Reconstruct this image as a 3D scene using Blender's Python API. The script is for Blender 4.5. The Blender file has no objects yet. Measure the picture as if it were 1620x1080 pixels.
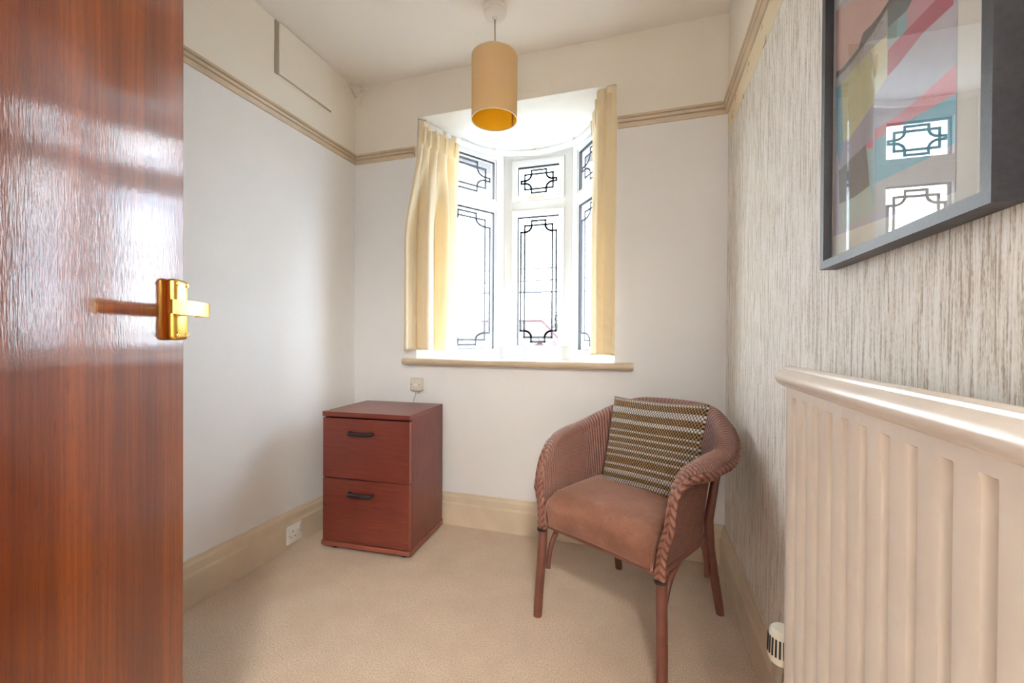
import bpy, bmesh, math, random
import numpy as np
from mathutils import Vector, Matrix

random.seed(7)
rng = np.random.default_rng(7)
SC = bpy.context.scene
COL = SC.collection
PI = math.pi

# ------------------------------------------------------------------ camera
F_PX, YAW, CAM_H, ROLL, PITCH = 672.15, math.radians(17.404), 0.9988, -0.0057, -0.0064
ex = Vector((math.cos(YAW), math.sin(YAW), 0)); ez = Vector((-math.sin(YAW), math.cos(YAW), 0)); ey = Vector((0, 0, 1))
cr, sr, cp, sp = math.cos(ROLL), math.sin(ROLL), math.cos(PITCH), math.sin(PITCH)
cR = cr*ex - cp*sr*ey + sp*sr*ez
cU = sr*ex + cp*cr*ey - sp*cr*ez
cF = sp*ey + cp*ez
cam_d = bpy.data.cameras.new('camera')
cam_d.sensor_width = 36.0
cam_d.lens = 36.0*F_PX/1620.0
cam_d.clip_start = 0.02
cam_d.clip_end = 400
cam = bpy.data.objects.new('camera', cam_d)
COL.objects.link(cam)
m3 = Matrix((cR, cU, -cF)).transposed()
cam.matrix_world = Matrix.Translation((0, 0, CAM_H)) @ m3.to_4x4()
SC.camera = cam

# ------------------------------------------------------------------ sky, sun, exposure
EXPOSURE = 0.97
SKY = 10.0
SC.view_settings.view_transform = 'Standard'
SC.view_settings.look = 'None'
SC.view_settings.gamma = 1.0
SC.view_settings.use_curve_mapping = False
SC.view_settings.exposure = EXPOSURE
world = bpy.data.worlds.new('sky')
SC.world = world
world.use_nodes = True
wn = world.node_tree
wn.nodes.clear()
w_out = wn.nodes.new('ShaderNodeOutputWorld')
w_bg = wn.nodes.new('ShaderNodeBackground')
w_tc = wn.nodes.new('ShaderNodeTexCoord')
w_no = wn.nodes.new('ShaderNodeTexNoise')
w_no.inputs['Scale'].default_value = 3.2
w_no.inputs['Detail'].default_value = 5
w_cr = wn.nodes.new('ShaderNodeValToRGB')
w_cr.color_ramp.elements[0].position = 0.36
w_cr.color_ramp.elements[0].color = (0.60, 0.77, 1.0, 1)
w_cr.color_ramp.elements[1].position = 0.58
w_cr.color_ramp.elements[1].color = (0.92, 0.97, 1.0, 1)
wn.links.new(w_tc.outputs['Generated'], w_no.inputs['Vector'])
wn.links.new(w_no.outputs['Fac'], w_cr.inputs['Fac'])
wn.links.new(w_cr.outputs['Color'], w_bg.inputs['Color'])
w_bg.inputs['Strength'].default_value = SKY
wn.links.new(w_bg.outputs['Background'], w_out.inputs['Surface'])
SC.cycles.max_bounces = 12
SC.cycles.diffuse_bounces = 8
SC.cycles.transparent_max_bounces = 12
SC.cycles.sample_clamp_indirect = 8.0

# ------------------------------------------------------------------ room measures (metres)
D, XL, XR, ZC = 2.0945, -1.6204, 0.3455, 2.45
YF = -0.14                       # inner face of the wall with the doorway
WX0, WX1 = -1.215, -0.137        # bay opening
WZ0, WZ1 = 0.888, 2.222
REV = 0.15                       # wall thickness at the bay
BY = 2.70                        # inner face of the middle bay window
BX0, BX1 = -0.9075, -0.4487
RB, RT = 2.004, 2.056            # picture rail
BT = 0.170                       # skirting height

# ------------------------------------------------------------------ node helpers
def new_mat(name):
    m = bpy.data.materials.new(name)
    m.use_nodes = True
    nt = m.node_tree
    return m, nt, nt.nodes['Principled BSDF']

def nd(nt, typ, **kw):
    n = nt.nodes.new(typ)
    for k, v in kw.items():
        if k.startswith('i_'):
            n.inputs[k[2:].replace('_', ' ')].default_value = v
        else:
            setattr(n, k, v)
    return n

def lk(nt, a, b):
    nt.links.new(a, b)

def mth(nt, op, a, b=None, c=None):
    n = nt.nodes.new('ShaderNodeMath'); n.operation = op
    for i, v in enumerate((a, b, c)):
        if v is None: continue
        if isinstance(v, (int, float)): n.inputs[i].default_value = v
        else: nt.links.new(v, n.inputs[i])
    return n.outputs[0]

def coords(nt, scale=(1, 1, 1), kind='Object'):
    tc = nt.nodes.new('ShaderNodeTexCoord')
    mp = nt.nodes.new('ShaderNodeMapping')
    mp.inputs['Scale'].default_value = scale
    lk(nt, tc.outputs[kind], mp.inputs['Vector'])
    return mp.outputs['Vector']

def noise(nt, vec, scale=1.0, detail=3.0, rough=0.5):
    n = nd(nt, 'ShaderNodeTexNoise')
    n.inputs['Scale'].default_value = scale
    n.inputs['Detail'].default_value = detail
    n.inputs['Roughness'].default_value = rough
    lk(nt, vec, n.inputs['Vector'])
    return n.outputs['Fac']

def ramp(nt, fac, stops, interp='LINEAR'):
    r = nt.nodes.new('ShaderNodeValToRGB')
    cr_ = r.color_ramp
    cr_.interpolation = interp
    while len(cr_.elements) < len(stops): cr_.elements.new(0.5)
    for e, (p, c) in zip(cr_.elements, stops):
        e.position = p
        e.color = (c[0], c[1], c[2], 1) if not isinstance(c, (int, float)) else (c, c, c, 1)
    lk(nt, fac, r.inputs['Fac'])
    return r.outputs['Color']

def mixc(nt, fac, a, b, mode='MIX'):
    n = nt.nodes.new('ShaderNodeMix'); n.data_type = 'RGBA'; n.blend_type = mode
    if isinstance(fac, (int, float)): n.inputs[0].default_value = fac
    else: lk(nt, fac, n.inputs[0])
    for s, v in ((6, a), (7, b)):
        if isinstance(v, tuple): n.inputs[s].default_value = (v[0], v[1], v[2], 1)
        else: lk(nt, v, n.inputs[s])
    return n.outputs[2]

def bump(nt, bs, height, strength=0.3, dist=0.002, normal=None):
    b = nt.nodes.new('ShaderNodeBump')
    b.inputs['Strength'].default_value = strength
    b.inputs['Distance'].default_value = dist
    lk(nt, height, b.inputs['Height'])
    if normal is not None: lk(nt, normal, b.inputs['Normal'])
    if bs is not None: lk(nt, b.outputs['Normal'], bs.inputs['Normal'])
    return b.outputs['Normal']

def simple(name, col, rough=0.5, metal=0.0, var=0.0, vscale=30, bmp=0.0, bscale=200, spec=0.5, coat=0.0):
    m, nt, bs = new_mat(name)
    bs.inputs['Roughness'].default_value = rough
    bs.inputs['Metallic'].default_value = metal
    bs.inputs['Specular IOR Level'].default_value = spec
    bs.inputs['Coat Weight'].default_value = coat
    bs.inputs['Coat Roughness'].default_value = 0.08
    vec = coords(nt)
    f = noise(nt, vec, vscale, 4)
    d = 1 - var
    c = ramp(nt, f, [(0.3, tuple(x*d for x in col)), (0.7, tuple(min(1, x*(1+var*0.6)) for x in col))])
    lk(nt, c, bs.inputs['Base Color'])
    if bmp > 0:
        bump(nt, bs, noise(nt, vec, bscale, 4), bmp, 0.001)
    return m

# ------------------------------------------------------------------ materials
def wall_paint(name, col, smudge, zmask=None):
    m, nt, bs = new_mat(name)
    vec = coords(nt)
    big = noise(nt, vec, 2.2, 6, 0.6)
    fine = noise(nt, vec, 14, 6, 0.7)
    spots = ramp(nt, noise(nt, vec, 7.0, 8, 0.75), [(0.60, 0.0), (0.78, 1.0)])
    c = mixc(nt, mth(nt, 'MULTIPLY', spots, 0.22), col, smudge)
    c2 = mixc(nt, ramp(nt, big, [(0.35, 0.0), (0.7, 0.16)]), c, smudge)
    geo = nd(nt, 'ShaderNodeNewGeometry')
    ds = nd(nt, 'ShaderNodeVectorMath', operation='DISTANCE')
    lk(nt, geo.outputs['Position'], ds.inputs[0]); ds.inputs[1].default_value = (XL+0.01, D-0.01, ZC-0.02)
    near = ramp(nt, ds.outputs['Value'], [(0.02, 1.0), (0.11, 0.0)])
    mould = mth(nt, 'MULTIPLY', near, ramp(nt, noise(nt, vec, 22, 8, 0.8), [(0.46, 0.0), (0.66, 0.6)]))
    c2 = mixc(nt, mould, c2, (0.30, 0.21, 0.13))
    lk(nt, c2, bs.inputs['Base Color'])
    bs.inputs['Roughness'].default_value = 0.62
    bs.inputs['Specular IOR Level'].default_value = 0.3
    h = mth(nt, 'ADD', mth(nt, 'MULTIPLY', fine, 0.6), mth(nt, 'MULTIPLY', noise(nt, vec, 90, 4), 0.25))
    bump(nt, bs, h, 0.25, 0.004)
    return m

M = {}
M['wall'] = wall_paint('off_white_wall_paint', (0.84, 0.855, 0.875), (0.68, 0.64, 0.58))
M['wall_up'] = wall_paint('cream_wall_paint', (0.86, 0.83, 0.765), (0.68, 0.60, 0.49))
M['ceil'] = wall_paint('ceiling_paint', (0.86, 0.835, 0.79), (0.70, 0.63, 0.54))
M['white'] = simple('white_gloss_paint', (0.84, 0.83, 0.80), 0.35, var=0.04, vscale=9, bmp=0.08, bscale=40)
M['upvc'] = simple('white_window_frame', (0.80, 0.80, 0.78), 0.28, var=0.03, vscale=6)
M['rail'] = simple('tan_gloss_paint', (0.60, 0.49, 0.35), 0.32, var=0.10, vscale=8, bmp=0.15, bscale=60)
M['skirt'] = simple('beige_gloss_paint', (0.68, 0.575, 0.44), 0.34, var=0.10, vscale=7, bmp=0.15, bscale=60)
M['rad'] = simple('cream_radiator_enamel', (0.73, 0.665, 0.595), 0.22, var=0.06, vscale=10, bmp=0.35, bscale=55)
M['plastic'] = simple('ivory_plastic', (0.74, 0.70, 0.60), 0.3, var=0.05)
M['black_pl'] = simple('black_plastic', (0.018, 0.017, 0.02), 0.35, var=0.1)
M['dark'] = simple('dark_hole', (0.02, 0.017, 0.014), 0.7)
M['brass'] = simple('polished_brass', (0.88, 0.56, 0.12), 0.24, metal=1.0, var=0.08, vscale=60, bmp=0.05, bscale=30)
M['steel'] = simple('dull_steel', (0.35, 0.32, 0.28), 0.4, metal=0.9, var=0.15)
M['pot'] = simple('white_glazed_ceramic', (0.74, 0.74, 0.73), 0.35, var=0.02)
M['lead'] = simple('lead_came', (0.10, 0.11, 0.13), 0.5, var=0.1)
M['gasket'] = simple('black_gasket', (0.02, 0.02, 0.025), 0.6)
M['cable'] = simple('grey_cable', (0.45, 0.43, 0.40), 0.5)
M['render_wall'] = simple('pale_rendered_wall', (0.10, 0.09, 0.085), 0.9, var=0.1, vscale=3)
M['tarmac'] = simple('ground_grey', (0.10, 0.10, 0.09), 0.95, var=0.2, vscale=1)
M['wire'] = simple('wire_black', (0.03, 0.03, 0.035), 0.6)
M['pole'] = simple('pole_timber', (0.12, 0.09, 0.06), 0.9, var=0.2)
M['trimw'] = simple('white_barge_board', (0.11, 0.10, 0.10), 0.7)
M['gable'] = simple('brick_gable', (0.060, 0.020, 0.022), 0.9, var=0.2, vscale=6)
M['bark'] = simple('bark', (0.08, 0.06, 0.04), 0.9, var=0.2)
M['leafy'] = simple('leaf_green', (0.075, 0.08, 0.015), 0.7, var=0.4, vscale=2)
M['roof'] = simple('terracotta_roof_tiles', (0.070, 0.052, 0.045), 0.9, var=0.22, vscale=5)

# right wall: embossed vertical-string wallpaper
m, nt, bs = new_mat('textured_string_wallpaper')
v1 = coords(nt, (1, 300, 16)); v2 = coords(nt, (1, 520, 150)); v3 = coords(nt, (1, 140, 5))
f1 = noise(nt, v1, 1.0, 3, 0.6); f2 = noise(nt, v2, 1.0, 2, 0.5); f3 = noise(nt, v3, 1.0, 2, 0.5)
hh = mth(nt, 'ADD', mth(nt, 'MULTIPLY', f1, 0.8), mth(nt, 'ADD', mth(nt, 'MULTIPLY', f2, 0.35), mth(nt, 'MULTIPLY', f3, 0.5)))
c = ramp(nt, hh, [(0.66, (0.44, 0.38, 0.31)), (0.80, (0.80, 0.765, 0.70)), (0.95, (0.92, 0.91, 0.885))])
lk(nt, c, bs.inputs['Base Color'])
bs.inputs['Roughness'].default_value = 0.6
bump(nt, bs, hh, 0.75, 0.004)
M['paper'] = m

# wallpaper border under the rail
m, nt, bs = new_mat('patterned_border_paper')
v = coords(nt, (1, 9, 14))
vo = nd(nt, 'ShaderNodeTexVoronoi'); vo.inputs['Scale'].default_value = 1.2
lk(nt, v, vo.inputs['Vector'])
f = noise(nt, coords(nt), 60, 4)
mask = mth(nt, 'MULTIPLY', ramp(nt, vo.outputs['Distance'], [(0.20, 1.0), (0.36, 0.0)]), ramp(nt, f, [(0.45, 0.0), (0.55, 1.0)]))
lk(nt, mixc(nt, mask, (0.78, 0.68, 0.50), (0.40, 0.28, 0.13)), bs.inputs['Base Color'])
bs.inputs['Roughness'].default_value = 0.6
M['border'] = m

# carpet
m, nt, bs = new_mat('beige_carpet_pile')
vec = coords(nt)
fa = noise(nt, vec, 240, 3, 0.75)
fb = noise(nt, vec, 5.0, 5, 0.65)
fc = noise(nt, vec, 560, 2, 0.7)
pile = mth(nt, 'ADD', mth(nt, 'MULTIPLY', fa, 0.65), mth(nt, 'MULTIPLY', fc, 0.35))
c1 = ramp(nt, pile, [(0.36, (0.34, 0.24, 0.165)), (0.52, (0.70, 0.54, 0.40)), (0.66, (0.84, 0.72, 0.60))])
c2 = mixc(nt, ramp(nt, fb, [(0.40, 0.0), (0.68, 0.45)]), c1, (0.50, 0.37, 0.26))
lk(nt, c2, bs.inputs['Base Color'])
bs.inputs['Roughness'].default_value = 0.95
bs.inputs['Specular IOR Level'].default_value = 0.1
bs.inputs['Sheen Weight'].default_value = 0.3
bump(nt, bs, pile, 0.7, 0.005)
M['carpet'] = m

# door veneer
m, nt, bs = new_mat('varnished_mahogany_veneer')
g1 = noise(nt, coords(nt, (16, 16, 0.55)), 1.0, 5, 0.6)
g2 = noise(nt, coords(nt, (150, 150, 3.5)), 1.0, 3, 0.6)
g3 = noise(nt, coords(nt, (420, 420, 40)), 1.0, 2, 0.5)
gg = mth(nt, 'ADD', mth(nt, 'MULTIPLY', g1, 0.62), mth(nt, 'MULTIPLY', g2, 0.38))
c = ramp(nt, gg, [(0.30, (0.08, 0.012, 0.002)), (0.50, (0.165, 0.030, 0.004)), (0.66, (0.27, 0.060, 0.007)), (0.82, (0.35, 0.092, 0.011))])
c = mixc(nt, ramp(nt, g3, [(0.58, 0.0), (0.66, 0.35)]), c, (0.05, 0.012, 0.006))
lk(nt, c, bs.inputs['Base Color'])
bs.inputs['Roughness'].default_value = 0.4
bs.inputs['Specular IOR Level'].default_value = 0.2
bs.inputs['Coat Weight'].default_value = 0.9
bs.inputs['Coat Roughness'].default_value = 0.10
peel = noise(nt, coords(nt, (140, 140, 60)), 1.0, 3, 0.55)
nb = bump(nt, bs, mth(nt, 'ADD', mth(nt, 'MULTIPLY', peel, 0.7), mth(nt, 'MULTIPLY', g3, 0.5)), 0.12, 0.0016)
lk(nt, nb, bs.inputs['Coat Normal'])
M['doorwood'] = m

# cabinet laminate: grain along local x (fronts, top) or z (sides)
def laminate(name, sc):
    m, nt, bs = new_mat(name)
    a = noise(nt, coords(nt, sc), 1.0, 5, 0.65)
    b = noise(nt, coords(nt, (3, 3, 3)), 1.0, 3, 0.5)
    s = mth(nt, 'ADD', mth(nt, 'MULTIPLY', a, 0.6), mth(nt, 'MULTIPLY', b, 0.4))
    c = ramp(nt, s, [(0.3, (0.105, 0.020, 0.014)), (0.52, (0.165, 0.033, 0.022)), (0.75, (0.235, 0.055, 0.033))])
    lk(nt, c, bs.inputs['Base Color'])
    bs.inputs['Roughness'].default_value = 0.30
    bs.inputs['Specular IOR Level'].default_value = 0.5
    bump(nt, bs, a, 0.06, 0.001)
    return m
M['cab'] = laminate('mahogany_laminate_across', (8, 130, 130))
M['cabv'] = laminate('mahogany_laminate_upright', (130, 130, 8))
M['cabedge'] = simple('mahogany_edging', (0.27, 0.075, 0.05), 0.35, var=0.12, vscale=20)

# chair
def loom_mat():
    m, nt, bs = new_mat('woven_loom_paper_fibre')
    uv = nd(nt, 'ShaderNodeUVMap'); sep = nd(nt, 'ShaderNodeSeparateXYZ')
    lk(nt, uv.outputs['UV'], sep.inputs[0])
    u, v = sep.outputs['X'], sep.outputs['Y']
    ribs = mth(nt, 'ABSOLUTE', mth(nt, 'SINE', mth(nt, 'MULTIPLY', u, PI/0.0105)))
    row = mth(nt, 'FLOOR', mth(nt, 'MULTIPLY', u, 1/0.0105))
    vv = mth(nt, 'ADD', mth(nt, 'MULTIPLY', v, PI/0.0052), mth(nt, 'MULTIPLY', row, PI/2))
    wef = mth(nt, 'ABSOLUTE', mth(nt, 'SINE', vv))
    h = mth(nt, 'ADD', mth(nt, 'MULTIPLY', ribs, 0.62), mth(nt, 'MULTIPLY', wef, 0.38))
    nz = noise(nt, coords(nt), 40, 3)
    c = ramp(nt, h, [(0.12, (0.060, 0.024, 0.017)), (0.45, (0.19, 0.080, 0.060)), (0.95, (0.36, 0.19, 0.15))])
    c = mixc(nt, ramp(nt, nz, [(0.4, 0.0), (0.75, 0.35)]), c, (0.20, 0.082, 0.062))
    lk(nt, c, bs.inputs['Base Color'])
    bs.inputs['Roughness'].default_value = 0.42
    bump(nt, bs, h, 0.8, 0.003)
    return m
M['loom'] = loom_mat()
m, nt, bs = new_mat('braided_loom_trim')
uv = nd(nt, 'ShaderNodeUVMap'); sep = nd(nt, 'ShaderNodeSeparateXYZ')
lk(nt, uv.outputs['UV'], sep.inputs[0])
hb_ = mth(nt, 'ABSOLUTE', mth(nt, 'SINE', mth(nt, 'MULTIPLY', sep.outputs['X'], PI)))
strand = mth(nt, 'ABSOLUTE', mth(nt, 'SINE', mth(nt, 'MULTIPLY', sep.outputs['X'], PI*4)))
lk(nt, ramp(nt, mth(nt, 'ADD', mth(nt, 'MULTIPLY', hb_, 0.75), mth(nt, 'MULTIPLY', strand, 0.25)), [(0.12, (0.045, 0.015, 0.010)), (0.5, (0.19, 0.072, 0.048)), (0.95, (0.30, 0.13, 0.09))]), bs.inputs['Base Color'])
bs.inputs['Roughness'].default_value = 0.45
bump(nt, bs, strand, 0.4, 0.001)
M['braid'] = m
M['legwood'] = simple('dusty_pink_painted_wood', (0.165, 0.058, 0.040), 0.38, var=0.18, vscale=25)
M['cap'] = simple('black_end_cap', (0.015, 0.012, 0.012), 0.5)
m, nt, bs = new_mat('dusty_rose_velour')
vec = coords(nt)
a = noise(nt, vec, 9, 4, 0.6); b = noise(nt, vec, 300, 2)
c = ramp(nt, mth(nt, 'ADD', mth(nt, 'MULTIPLY', a, 0.7), mth(nt, 'MULTIPLY', b, 0.3)),
         [(0.35, (0.17, 0.070, 0.042)), (0.55, (0.245, 0.105, 0.066)), (0.7, (0.33, 0.16, 0.11))])
lk(nt, c, bs.inputs['Base Color'])
bs.inputs['Roughness'].default_value = 0.85
bs.inputs['Sheen Weight'].default_value = 0.6
bs.inputs['Sheen Roughness'].default_value = 0.4
bs.inputs['Sheen Tint'].default_value = (0.9, 0.65, 0.55, 1)
bump(nt, bs, b, 0.3, 0.001)
M['velour'] = m

# tweed cushion
m, nt, bs = new_mat('woven_tweed_stripes')
uv = nd(nt, 'ShaderNodeUVMap'); sep = nd(nt, 'ShaderNodeSeparateXYZ')
lk(nt, uv.outputs['UV'], sep.inputs[0])
u, v = sep.outputs['X'], sep.outputs['Y']
NR = 44.0; NCOL = 38.0
rv = mth(nt, 'MULTIPLY', v, NR); ru = mth(nt, 'MULTIPLY', u, NCOL)
row = mth(nt, 'FLOOR', rv); colu = mth(nt, 'FLOOR', mth(nt, 'MULTIPLY', ru, 2))
par = mth(nt, 'FLOORED_MODULO', mth(nt, 'ADD', row, colu), 2.0)
acc = [(0.0, .55), (.045, 0.), (.068, .8), (.114, 0.), (.16, .75), (.182, 1.), (.205, 0.), (.25, .9), (.273, 0.), (.341, .8), (.364, 0.),
       (.41, .9), (.432, 0.1), (.477, .8), (.50, 0.), (.545, .9), (.568, 0.), (.614, .8), (.636, 0.), (.705, 1.), (.75, 0.), (.818, 1.0), (.886, 0.), (.955, .8), (.978, .3)]
ac = ramp(nt, v, acc, 'CONSTANT')
vecn = coords(nt, (1, 1, 1), 'UV')
nz = noise(nt, vecn, 55, 2)
brown = ramp(nt, nz, [(0.35, (0.30, 0.19, 0.09)), (0.5, (0.46, 0.25, 0.085)), (0.65, (0.38, 0.27, 0.15))])
light = mixc(nt, ac, brown, (0.74, 0.70, 0.63))
darkc = mixc(nt, ac, (0.055, 0.036, 0.022), (0.16, 0.165, 0.19))
base = mixc(nt, par, darkc, light)
lk(nt, base, bs.inputs['Base Color'])
bs.inputs['Roughness'].default_value = 0.9
hs = mth(nt, 'MULTIPLY', mth(nt, 'ABSOLUTE', mth(nt, 'SINE', mth(nt, 'MULTIPLY', rv, PI))), mth(nt, 'ABSOLUTE', mth(nt, 'SINE', mth(nt, 'MULTIPLY', ru, 2*PI))))
bump(nt, bs, hs, 0.9, 0.004)
M['tweed'] = m

# translucent cloths
def cloth(name, dif, trn, fac, bscale=70, bstr=0.3):
    m, nt, bs = new_mat(name)
    out = nt.nodes['Material Output']
    vec = coords(nt)
    f = noise(nt, vec, bscale, 3)
    vo = nd(nt, 'ShaderNodeTexVoronoi'); vo.inputs['Scale'].default_value = 34
    lk(nt, vec, vo.inputs['Vector'])
    sprig = ramp(nt, vo.outputs['Distance'], [(0.14, 1.0), (0.22, 0.0)])
    h = mth(nt, 'ADD', f, mth(nt, 'MULTIPLY', sprig, 0.5))
    nb = bump(nt, None, h, bstr, 0.002)
    d = nd(nt, 'ShaderNodeBsdfDiffuse'); t = nd(nt, 'ShaderNodeBsdfTranslucent')
    lk(nt, mixc(nt, mth(nt, 'MULTIPLY', sprig, 0.12), dif, tuple(x*0.7 for x in dif)), d.inputs['Color'])
    t.inputs['Color'].default_value = (*trn, 1)
    lk(nt, nb, d.inputs['Normal']); lk(nt, nb, t.inputs['Normal'])
    mx = nd(nt, 'ShaderNodeMixShader'); mx.inputs[0].default_value = fac
    lk(nt, d.outputs[0], mx.inputs[1]); lk(nt, t.outputs[0], mx.inputs[2])
    lk(nt, mx.outputs[0], out.inputs['Surface'])
    return m
M['curtain'] = cloth('cream_curtain_cloth', (0.88, 0.82, 0.67), (0.95, 0.76, 0.36), 0.30)
M['shade'] = cloth('cream_lampshade_fabric', (0.80, 0.67, 0.42), (0.92, 0.66, 0.20), 0.32, 300, 0.15)
M['lining'] = cloth('golden_shade_lining', (0.97, 0.66, 0.07), (0.98, 0.68, 0.08), 0.55, 200, 0.1)

# glass: clear with a mirror-like reflection that follows the angle
def glass(name, ior=1.5, tint=(0.98, 0.99, 0.99), rough=0.0):
    m, nt, bs = new_mat(name)
    out = nt.nodes['Material Output']
    geo = nd(nt, 'ShaderNodeNewGeometry')
    dt = nd(nt, 'ShaderNodeVectorMath', operation='DOT_PRODUCT')
    lk(nt, geo.outputs['Normal'], dt.inputs[0]); lk(nt, geo.outputs['Incoming'], dt.inputs[1])
    f0 = ((ior-1)/(ior+1))**2
    fres = mth(nt, 'ADD', mth(nt, 'MULTIPLY', mth(nt, 'POWER', mth(nt, 'SUBTRACT', 1.0, mth(nt, 'ABSOLUTE', dt.outputs['Value'])), 5.0), 1-f0), f0)
    tr = nd(nt, 'ShaderNodeBsdfTransparent'); tr.inputs['Color'].default_value = (*tint, 1)
    gl = nd(nt, 'ShaderNodeBsdfGlossy'); gl.inputs['Roughness'].default_value = rough
    mx = nd(nt, 'ShaderNodeMixShader')
    lk(nt, fres, mx.inputs[0]); lk(nt, tr.outputs[0], mx.inputs[1]); lk(nt, gl.outputs[0], mx.inputs[2])
    lk(nt, mx.outputs[0], out.inputs['Surface'])
    return m
M['pane'] = glass('window_glass')
M['picglass'] = glass('picture_glass', 1.6)
M['trayglass'] = glass('aqua_glass', 1.5, (0.72, 0.90, 0.95))

# picture frame metal
M['frame'] = simple('brushed_charcoal_frame', (0.030, 0.030, 0.038), 0.38, var=0.25, vscale=160, bmp=0.25, bscale=400)
M['mount'] = simple('white_mount_board', (0.78, 0.77, 0.74), 0.8, var=0.02)

# ------------------------------------------------------------------ mesh helpers
class MB:
    """collects vertices and faces; build() links them as one mesh object"""
    def __init__(s):
        s.v = []; s.f = []; s.mi = []; s.uv = {}
    def add(s, vs, fs, mi=0):
        o = len(s.v)
        s.v += [tuple(map(float, p)) for p in vs]
        s.f += [tuple(i+o for i in f) for f in fs]
        s.mi += [mi]*len(fs)
        return s
    def box(s, x0, x1, y0, y1, z0, z1, mi=0):
        vs = [(x, y, z) for z in (z0, z1) for y in (y0, y1) for x in (x0, x1)]
        return s.add(vs, [(0, 2, 3, 1), (4, 5, 7, 6), (0, 1, 5, 4), (2, 6, 7, 3), (0, 4, 6, 2), (1, 3, 7, 5)], mi)
    def bbox(s, x0, x1, y0, y1, z0, z1, r=0.004, seg=2, mi=0):
        bm = bmesh.new()
        bmesh.ops.create_cube(bm, size=1)
        for v in bm.verts:
            v.co = Vector(((x0+x1)/2+v.co.x*(x1-x0), (y0+y1)/2+v.co.y*(y1-y0), (z0+z1)/2+v.co.z*(z1-z0)))
        bmesh.ops.bevel(bm, geom=list(bm.edges), offset=r, segments=seg, profile=0.5, affect='EDGES')
        bm.verts.index_update()
        s.add([v.co[:] for v in bm.verts], [[v.index for v in f.verts] for f in bm.faces], mi)
        bm.free()
        return s
    def prism(s, poly, axis, a0, a1, mi=0):
        """extrude a 2-D polygon along axis; poly coordinates are the other two axes in order"""
        n = len(poly)
        def pt(p, a):
            if axis == 'x': return (a, p[0], p[1])
            if axis == 'y': return (p[0], a, p[1])
            return (p[0], p[1], a)
        vs = [pt(p, a0) for p in poly] + [pt(p, a1) for p in poly]
        fs = [tuple(range(n)), tuple(range(2*n-1, n-1, -1))]
        fs += [(i, i+n, (i+1) % n+n, (i+1) % n) for i in range(n)]
        return s.add(vs, fs, mi)
    def tube(s, pts, r, n=10, mi=0, caps=True):
        pts = [Vector(p) for p in pts]
        rs = r if isinstance(r, (list, tuple)) else [r]*len(pts)
        vs = []; up = None
        for i, p in enumerate(pts):
            t = (pts[min(i+1, len(pts)-1)] - pts[max(i-1, 0)]).normalized()
            if up is None:
                up = Vector((0, 0, 1)) if abs(t.z) < 0.9 else Vector((1, 0, 0))
            a = (up - t*up.dot(t)).normalized(); up = a
            b = t.cross(a)
            for k in range(n):
                an = 2*PI*k/n
                vs.append(p + (a*math.cos(an) + b*math.sin(an))*rs[i])
        fs = []
        for i in range(len(pts)-1):
            for k in range(n):
                fs.append((i*n+k, i*n+(k+1) % n, (i+1)*n+(k+1) % n, (i+1)*n+k))
        if caps:
            fs.append(tuple(range(n-1, -1, -1))); fs.append(tuple((len(pts)-1)*n+k for k in range(n)))
        return s.add(vs, fs, mi)
    def lathe(s, prof, n=32, c=(0, 0, 0), mi=0, axis='z', close=False):
        vs = []
        for (r, z) in prof:
            for k in range(n):
                a = 2*PI*k/n
                if axis == 'z': vs.append((c[0]+r*math.cos(a), c[1]+r*math.sin(a), c[2]+z))
                elif axis == 'y': vs.append((c[0]+r*math.cos(a), c[1]+z, c[2]+r*math.sin(a)))
                else: vs.append((c[0]+z, c[1]+r*math.cos(a), c[2]+r*math.sin(a)))
        fs = []
        m_ = len(prof)
        for i in range(m_ if close else m_-1):
            for k in range(n):
                fs.append((i*n+k, i*n+(k+1) % n, ((i+1) % m_)*n+(k+1) % n, ((i+1) % m_)*n+k))
        return s.add(vs, fs, mi)
    def grid(s, P, mi=0, uv=None, closed_u=False):
        """P: array (nu, nv, 3)"""
        nu, nv = P.shape[:2]
        o = len(s.v); fo = len(s.f)
        s.v += [tuple(map(float, p)) for p in P.reshape(-1, 3)]
        for i in range(nu if closed_u else nu-1):
            for j in range(nv-1):
                i2 = (i+1) % nu
                s.f.append((o+i*nv+j, o+i2*nv+j, o+i2*nv+j+1, o+i*nv+j+1)); s.mi.append(mi)
        if uv is not None:
            for k, (a, b) in enumerate(uv.reshape(-1, 2)): s.uv[o+k] = (float(a), float(b))
        return s
    def build(s, name, mats, parent=None, smooth=False, auto=None):
        me = bpy.data.meshes.new(name)
        me.from_pydata(s.v, [], s.f)
        if not isinstance(mats, (list, tuple)): mats = [mats]
        for m_ in mats: me.materials.append(m_)
        if len(mats) > 1: me.polygons.foreach_set('material_index', s.mi)
        if s.uv:
            l = me.uv_layers.new(name='UVMap')
            for lp in me.loops: l.data[lp.index].uv = s.uv.get(lp.vertex_index, (0, 0))
        bm = bmesh.new(); bm.from_mesh(me)
        bmesh.ops.recalc_face_normals(bm, faces=bm.faces)
        bm.to_mesh(me); bm.free()
        if smooth:
            me.polygons.foreach_set('use_smooth', [True]*len(me.polygons))
            if auto is not None: me.set_sharp_from_angle(angle=math.radians(auto))
        me.update()
        o = bpy.data.objects.new(name, me)
        COL.objects.link(o)
        if parent is not None: o.parent = parent
        return o

def tag(o, label, cat, group=None):
    o['label'] = label; o['category'] = cat
    if group: o['group'] = group
    return o

def struct(o, label=None, cat=None):
    o['kind'] = 'structure'
    if label: o['label'] = label
    if cat: o['category'] = cat
    return o

def empty(name, loc=(0, 0, 0), rotz=0.0):
    o = bpy.data.objects.new(name, None)
    o.location = loc; o.rotation_euler = (0, 0, rotz); o.empty_display_size = 0.05
    COL.objects.link(o)
    return o

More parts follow.
